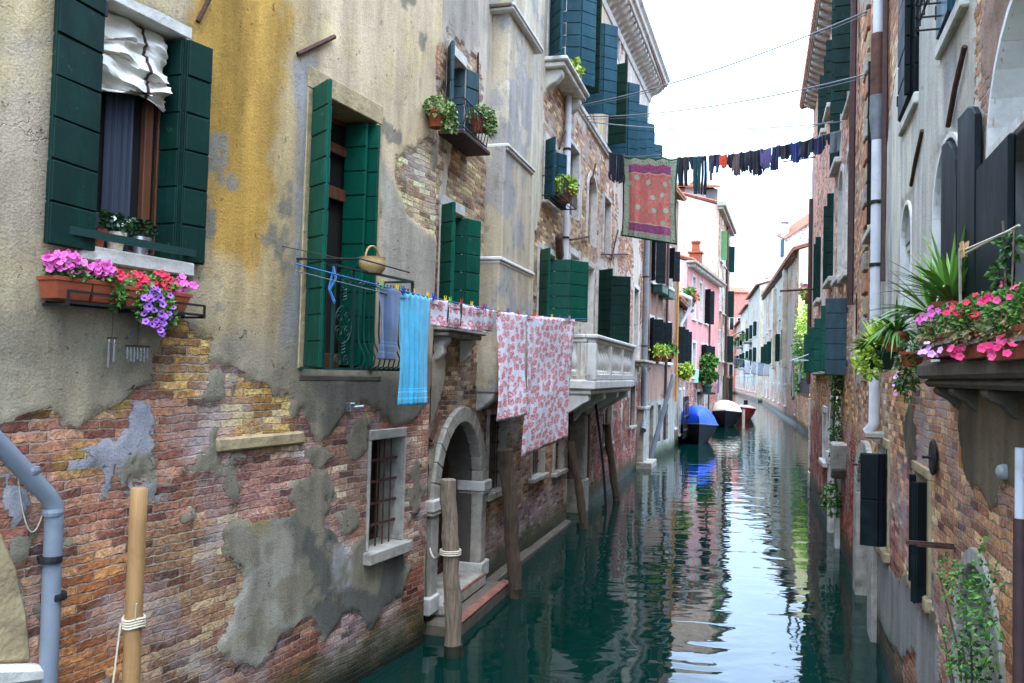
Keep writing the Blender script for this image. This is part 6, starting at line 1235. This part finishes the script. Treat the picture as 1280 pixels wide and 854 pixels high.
for (x, y, Y, r, lb, m) in ((886, 450, 48, .48, 'round bright green bush in a pot, upper of two by the pink house', 'leaf_mid'), (884, 468, 47, .52, 'round green bush in a pot, lower of two by the pink house', 'leaf_green')):
    p = atv(x, y, Y); e = pot(p - [0, 0, 1.0], 0, lb, 'plastic_green', .3, .4); foliage(e, [blob((0, 0, .9), (r, r * .8, r * .75))], 500, m, .2, .09); mb = MB(); mb.box(-.4, .4, -.3, 3.5, -.12, 0); mb.build('bracket', 'iron_black', e)
u, v = L4.px(848, 462, .4); e = pot(L4.w(2.4, 3.0, .4), L4.rz, 'lime trailing plant on the low grey house window', 'terracotta', .25, .3); foliage(e, [blob((0, 0, .3), (.7, .3, .3))], 300, 'leaf_lime', .2, .08)
e = pot(L4.w(4.6, 6.3, .3), L4.rz, 'red flowering pot on the low house terrace beside the pink wall', 'terracotta', .3, .3); foliage(e, [blob((0, 0, .5), (.5, .4, .35))], 250, 'leaf_mid', .18, .07); flowerset(e, blob((0, -.3, .55), (.45, .2, .25)), 20, .07, 'petal_red', F)

# ================================================================== RIGHT BALCONY PLANTS
BD = .24
def rb(x, y, d=BD): return RB.wp(x, y, d)
BG = 'terracotta boxes on the right balcony'
specs = [(1152, 1190, 433, 'terracotta balcony box at the left with pink petunias, right bank', 'petal_pink', 60), (1192, 1226, 432, 'terracotta balcony box in the middle with red and dried petunias, right bank', 'petal_red', 50), (1228, 1290, 430, 'terracotta balcony box at the right end with crimson petunias, right bank', 'petal_crimson', 60)]
for i, (x0, x1, y, lb, m, nf) in enumerate(specs):
    e, a, dd, h = planter_box(RB, x0, y, x1, y, .12, .27, lb, grp=BG, h=.12)
    FR = np.array([.75, -.7, .35])
    foliage(e, [blob((0, -.02, h / 2 + .06), (a * 1.05, .10, .10))], 1200, 'leaf_mid', .028, .011); foliage(e, [blob((0, -.06, h / 2 + .0), (a, .07, .07))], 380, 'leaf_dry', .035, .012, name='dry_leaves'); flowerset(e, blob((0, -.06, h / 2 + .10), (a * 1.0, .09, .07)), int(nf * .6), .0165, m, FR)
    flowerset(e, blob((a * .3, -.13, -.03), (a * .6, .04, .05)), 10, .018, 'petal_crimson' if i else 'petal_lilac', FR)
    mb = MB(); mb.box(-a, a, -dd - .012, -dd - .004, .0, .016); mb.build('metal_strap', 'tin', e)
# yucca, spider plant, lime plant, ivy
def plantpot(x, y, d, label, r=.1, h=.16, mat='terracotta', **k): return pot(rb(x, y, d), RB.rz, label, mat, r, h, **k)
e = plantpot(1188, 412, .12, 'spiky yucca with long blades standing on the right balcony'); blades(e, (0, 0, .16), 85, .54, .014, 'leaf_yucca', 1.0, .7, .35)
e = plantpot(1165, 425, .16, 'broad spiky yucca with drooping blades, left of the tall one'); blades(e, (0, 0, .15), 85, .48, .013, 'leaf_yucca', 1.4, .45, .4)
e = plantpot(1120, 440, .2, 'arching spider plant hanging between the lime plant and the balcony'); blades(e, (0, 0, .14), 120, .36, .010, 'leaf_mid', 1.4, .6, .7)
e = plantpot(1098, 462, .28, 'lime green strap leaved plant in a dark green hanging pot', .15, .16, 'plastic_green'); blades(e, (0, 0, .14), 130, .36, .030, 'leaf_lime', 1.1, .75, .45); foliage(e, [blob((.2, -.1, .05), (.15, .1, .12))], 160, 'leaf_lime', .05, .025, .3, name='trailing_leaves')
e = plantpot(1140, 458, .2, 'small trailing plant with pink flowers at the balcony corner', .08, .1); foliage(e, [blob((0, -.03, .0), (.10, .07, .22))], 300, 'leaf_green', .04, .016, .4); flowerset(e, blob((-.05, -.08, -.12), (.07, .03, .12)), 8, .018, 'petal_lilac', FR)
e = plantpot(1258, 415, .1, 'ivy climbing a cane on the right balcony', .08, .12)
mb = MB(); mb.tube([(0, 0, .1), (.02, -.02, .5)], .006, 5); mb.tube([(.08, 0, .1), (.13, 0, .45)], .005, 5); mb.build('cane', 'wood_grey', e); foliage(e, [blob((-.03, -.02, .16), (.06, .04, .06)), blob((.0, -.02, .27), (.05, .04, .07)), blob((.04, 0, .38), (.05, .04, .06))], 150, 'leaf_green', .035, .014, .2)
p = rb(1201, 440, .22); q = rb(1200, 310, .22); mb = MB(); mb.tube([p, q], .008, 7); tag(mb.build('bamboo_cane', 'wood_bleached', origin=p), 'upright pole carrying pegs and cords on the right balcony', 'cane')
q = rb(1203, 314, .22)
rope([q, RB.w(10.2, 3.60, .22)], .006, 'rope', 'upper of two pale cords running right from the balcony cane', 'cord', 'cord'); rope([q + [0, 0, -.02], RB.w(10.3, 3.60, .22)], .005, 'rope', 'lower of two pale cords running right from the balcony cane', 'cord', 'cord')
for k in range(4): peg(q + (RB.t * (.015 + k * .02)) + np.array([0, 0, .0]), 'peg_wood', 'wooden clothes peg clustered at the balcony cane', RB.t, 'wooden pegs at the balcony cane')
# climbing shrub low right
e = thing('climbing_shrub', 'straggling green climber over the low arch at the bottom right', 'shrub', RB.w(9.1, 0.2, .1), RB.rz)
mb = MB()
for k in range(9):
    a = random.uniform(-.7, .4); mb.tube([(0.1, 0, -.2), (a * .4, -.06, .6 + .1 * k), (a, -.1, 1.0 + .09 * k)], [.010, .007, .003], 5)
mb.build('stems', 'wood_dark', e)
foliage(e, [blob((-.35, -.05, 1.72), (.55, .05, .13)), blob((-.1, -.06, 1.45), (.45, .06, .2)), blob((.15, -.06, 1.2), (.35, .06, .3)), blob((.3, -.06, .7), (.3, .06, .5)), blob((.4, -.06, 1.8), (.25, .05, .3))], 1000, 'leaf_mid', .036, .010, .3); foliage(e, [blob((.25, -.05, .5), (.35, .05, .5)), blob((.2, -.05, 1.3), (.4, .05, .4))], 500, 'leaf_dark', .034, .012, .3, name='dark_leaves')  # second set of darker leaves mixed among the mid green
e = thing('wall_shrub', 'bushy green shrub growing from the wall above the water gate', 'shrub', RA.w(9.9, 1.0, .05), RA.rz); foliage(e, [blob((0, -.1, -.1), (.4, .15, .3)), blob((.1, -.06, 1.0), (.2, .07, .6)), blob((.1, -.06, 1.9), (.2, .07, .4))], 700, 'leaf_green', .08, .03)
mb = MB(); mb.tube([(0, 0, -.3), (.05, -.1, .8), (.1, -.08, 2.2)], .02, 5); mb.build('stem', 'wood_dark', e)
# terrace greenery
TG = 'plants on the far brick terrace'
for i, (u, v, rx, rz_, n, m, lb) in enumerate(((18.5, 3.3, 1.6, 1.0, 700, 'leaf_mid', 'leafy shrub low on the far brick terrace'), (20.5, 5.2, 2.2, 1.7, 1300, 'leaf_mid', 'large airy bush rising above the far brick terrace'), (22.5, 6.6, 1.5, 1.5, 700, 'leaf_lime', 'pale climber beneath the hanging balcony at the far terrace'))):
    e = thing('terrace_bush', lb, 'bush', R6.w(u, 2.2, -.3), R6.rz, TG); foliage(e, [blob((0, 0, v - 2.2), (rx, .8, rz_)), blob((rx * .4, 0, v - 2.6), (rx * .7, .8, rz_ * .7))], n, m, .22, .08); mb = MB(); mb.tube([(0, 0, 0), (.1, 0, v - 2.2), (.3, 0, v - 1.4)], [.08, .05, .02], 6); mb.build('trunk', 'wood_dark', e)
e = pot(H9.fac.w(-.8, 4.72, -.6), RA.rz, 'leafy pot on the small hanging balcony', 'plastic_green', .22, .3); foliage(e, [blob((0, 0, .6), (.6, .35, .5))], 400, 'leaf_mid', .16, .06)
e = thing('flower_trough', 'flowering trough on the rail of the small hanging balcony', 'flower box', RA.w(-1.0, 5.5, -.05), RA.rz); mb = MB(); mb.box(-.7, .7, -.15, .15, -.12, .12); mb.build('box', 'terracotta', e, bev=.02); foliage(e, [blob((0, 0, .2), (.8, .3, .25))], 350, 'leaf_lime', .12, .05); flowerset(e, blob((0, -.1, .28), (.8, .3, .2)), 60, .05, 'petal_pink', FR)

# ================================================================== BOATS
plain('hull_dark', S(16, 20, 26), .6, .2, 3, spec=.2, dirt=S(40, 46, 48)); plain('hull_grey', S(78, 86, 84), .6, .2, 3, spec=.2, dirt=S(60, 70, 64)); plain('hull_red', S(176, 34, 48), .35, .15, 3); plain('hull_white', S(208, 210, 212), .35, .08, 3)
plain('tarp_blue', S(8, 66, 186), .55, .12, 3, .02, 6); plain('tarp_beige', S(196, 188, 170), .7, .12, 3, .03, 5)
def boat(label, bow, ang, L, B, Hh, hull, tarp, tarp_h, tpeak, name='moored_boat', bottom=None, motor=False):
    e = thing(name, label, 'boat', (bow[0], bow[1], 0), ang); n = 16; m = 8
    def beam(s): return B / 2 * min(1, (s / .42) ** .62 if s > 0 else 0) * (1 - .12 * max(0, s - .6) / .4)
    def sheer(s): return Hh * (1 + .30 * (1 - s) ** 2.2)
    vs = []
    for i in range(n + 1):
        s = i / n; b = max(beam(s), .015); sh = sheer(s); rake = -.10 * (1 - s) ** 4
        for j in range(-m, m + 1):
            t = j / m; y = b * math.copysign(abs(t) ** .72, t); z = -.16 + (sh + .16) * (abs(t) ** 1.9); vs.append((s * L + rake * z, y, z))
    w = 2 * m + 1; fs = [(i * w + j, i * w + j + 1, (i + 1) * w + j + 1, (i + 1) * w + j) for i in range(n) for j in range(w - 1)] + [tuple(n * w + j for j in range(w))]
    mb = MB(); mb.add(vs, fs); nlow = len(fs)
    mb.mi = [1 if (bottom and k < n * (w - 1) and 5 <= k % (w - 1) <= w - 7) else 0 for k in range(len(mb.f))]; mb.build('hull', [hull, bottom or hull], e, smooth=True)
    mb = MB()
    for sd in (-1, 1): mb.tube([(i / n * L, sd * max(beam(i / n), .015), sheer(i / n)) for i in range(n + 1)], .035, 6)
    mb.build('rub_rail', 'hull_white' if hull != 'hull_dark' else 'hull_grey', e)
    vs = []; k = 10
    for i in range(n + 1):
        s = i / n; b = max(beam(s), .02) * 1.02; sh = sheer(s) + .02; hgt = tarp_h * math.exp(-((s - tpeak) / .33) ** 2) + .10 * math.sin(math.pi * min(1, s * 1.1))
        for j in range(k + 1):
            t = j / k * 2 - 1; vs.append((s * L, b * t, sh - .05 * abs(t) ** 6 + hgt * (1 - abs(t) ** 2.4) ** .8 + .05 * float(N(np.array(s * 7.), np.array(t * 3.), 1., 401, 3)) + .02 * math.sin(26 * s + 3 * t) * (1 - abs(t))))
    fs = [(i * (k + 1) + j, i * (k + 1) + j + 1, (i + 1) * (k + 1) + j + 1, (i + 1) * (k + 1) + j) for i in range(n) for j in range(k)]
    mb = MB(); mb.add(vs, fs); mb.build('tarpaulin', tarp, e, smooth=True)
    if motor:
        mb = MB(); mb.box(L + .05, L + .35, -.15, .15, Hh + .15, Hh + .6); mb.box(L + .12, L + .26, -.06, .06, -.3, Hh + .2); mb.build('outboard_motor', 'hull_dark', e, bev=.04)
    return e
can = math.atan2(L5.t[1] , L5.t[0])
ca = math.atan2(24., 7.)
def bow_at(x, y): return ground(x, y)
boat('dark boat under a domed blue tarpaulin, nearest of the moored boats', ground(873, 556.5), R_(80), 5.6, 2.0, .72, 'hull_dark', 'tarp_blue', .78, .32, bottom='hull_grey')
g = ground(906, 535); boat('black boat under a flat beige tarpaulin, moored between the blue and red boats', g, R_(75), 6.2, 2.1, .80, 'hull_dark', 'tarp_beige', .62, .5)
g = ground(928, 526); boat('small red and white boat with dark motor, farthest of the moored boats', g, R_(72), 5.0, 1.7, .75, 'hull_red', 'hull_white', .12, .4, motor=True)
mb = MB(); g = ground(929, 536); mb.tube([(g[0], g[1], -.6), (g[0], g[1], 1.15)], .09, 10); tag(mb.build('mooring_pole', 'wood_bleached', origin=(g[0], g[1], 0)), 'short pale post at the corner of the beige covered boat', 'pole')
for i, (x, y0, y1) in enumerate(((905, 528, 470), (909, 524, 472), (914, 520, 468))):
    g = ground(x, y0); pole(['dark post left of three behind the moored boats', 'dark post middle of three behind the moored boats', 'dark post right of three behind the moored boats'][i], g, ptop(x, y1, g), .12, .10, 'wood_dark', grp='dark posts behind the moored boats')
# stacked folded grilles against the low grey house
e = thing('leaning_lattice', 'black iron lattice leaning on the low grey house wall', 'lattice', L4.w(1.2, .4, .3), L4.rz); mb = MB()
for k in range(10): mb.obox((.1 + k * .28, -.1 + .02 * (k % 3), .85), (.035, 0, 0), (0, .02, 0), (.10 * ((k % 3) - 1), 0, .9))
for k in range(3): mb.obox((1.4, -.12, .3 + k * .6), (1.5, 0, .05 * (k - 1)), (0, .02, 0), (0, 0, .04))
mb.build('bars', 'iron_black', e)
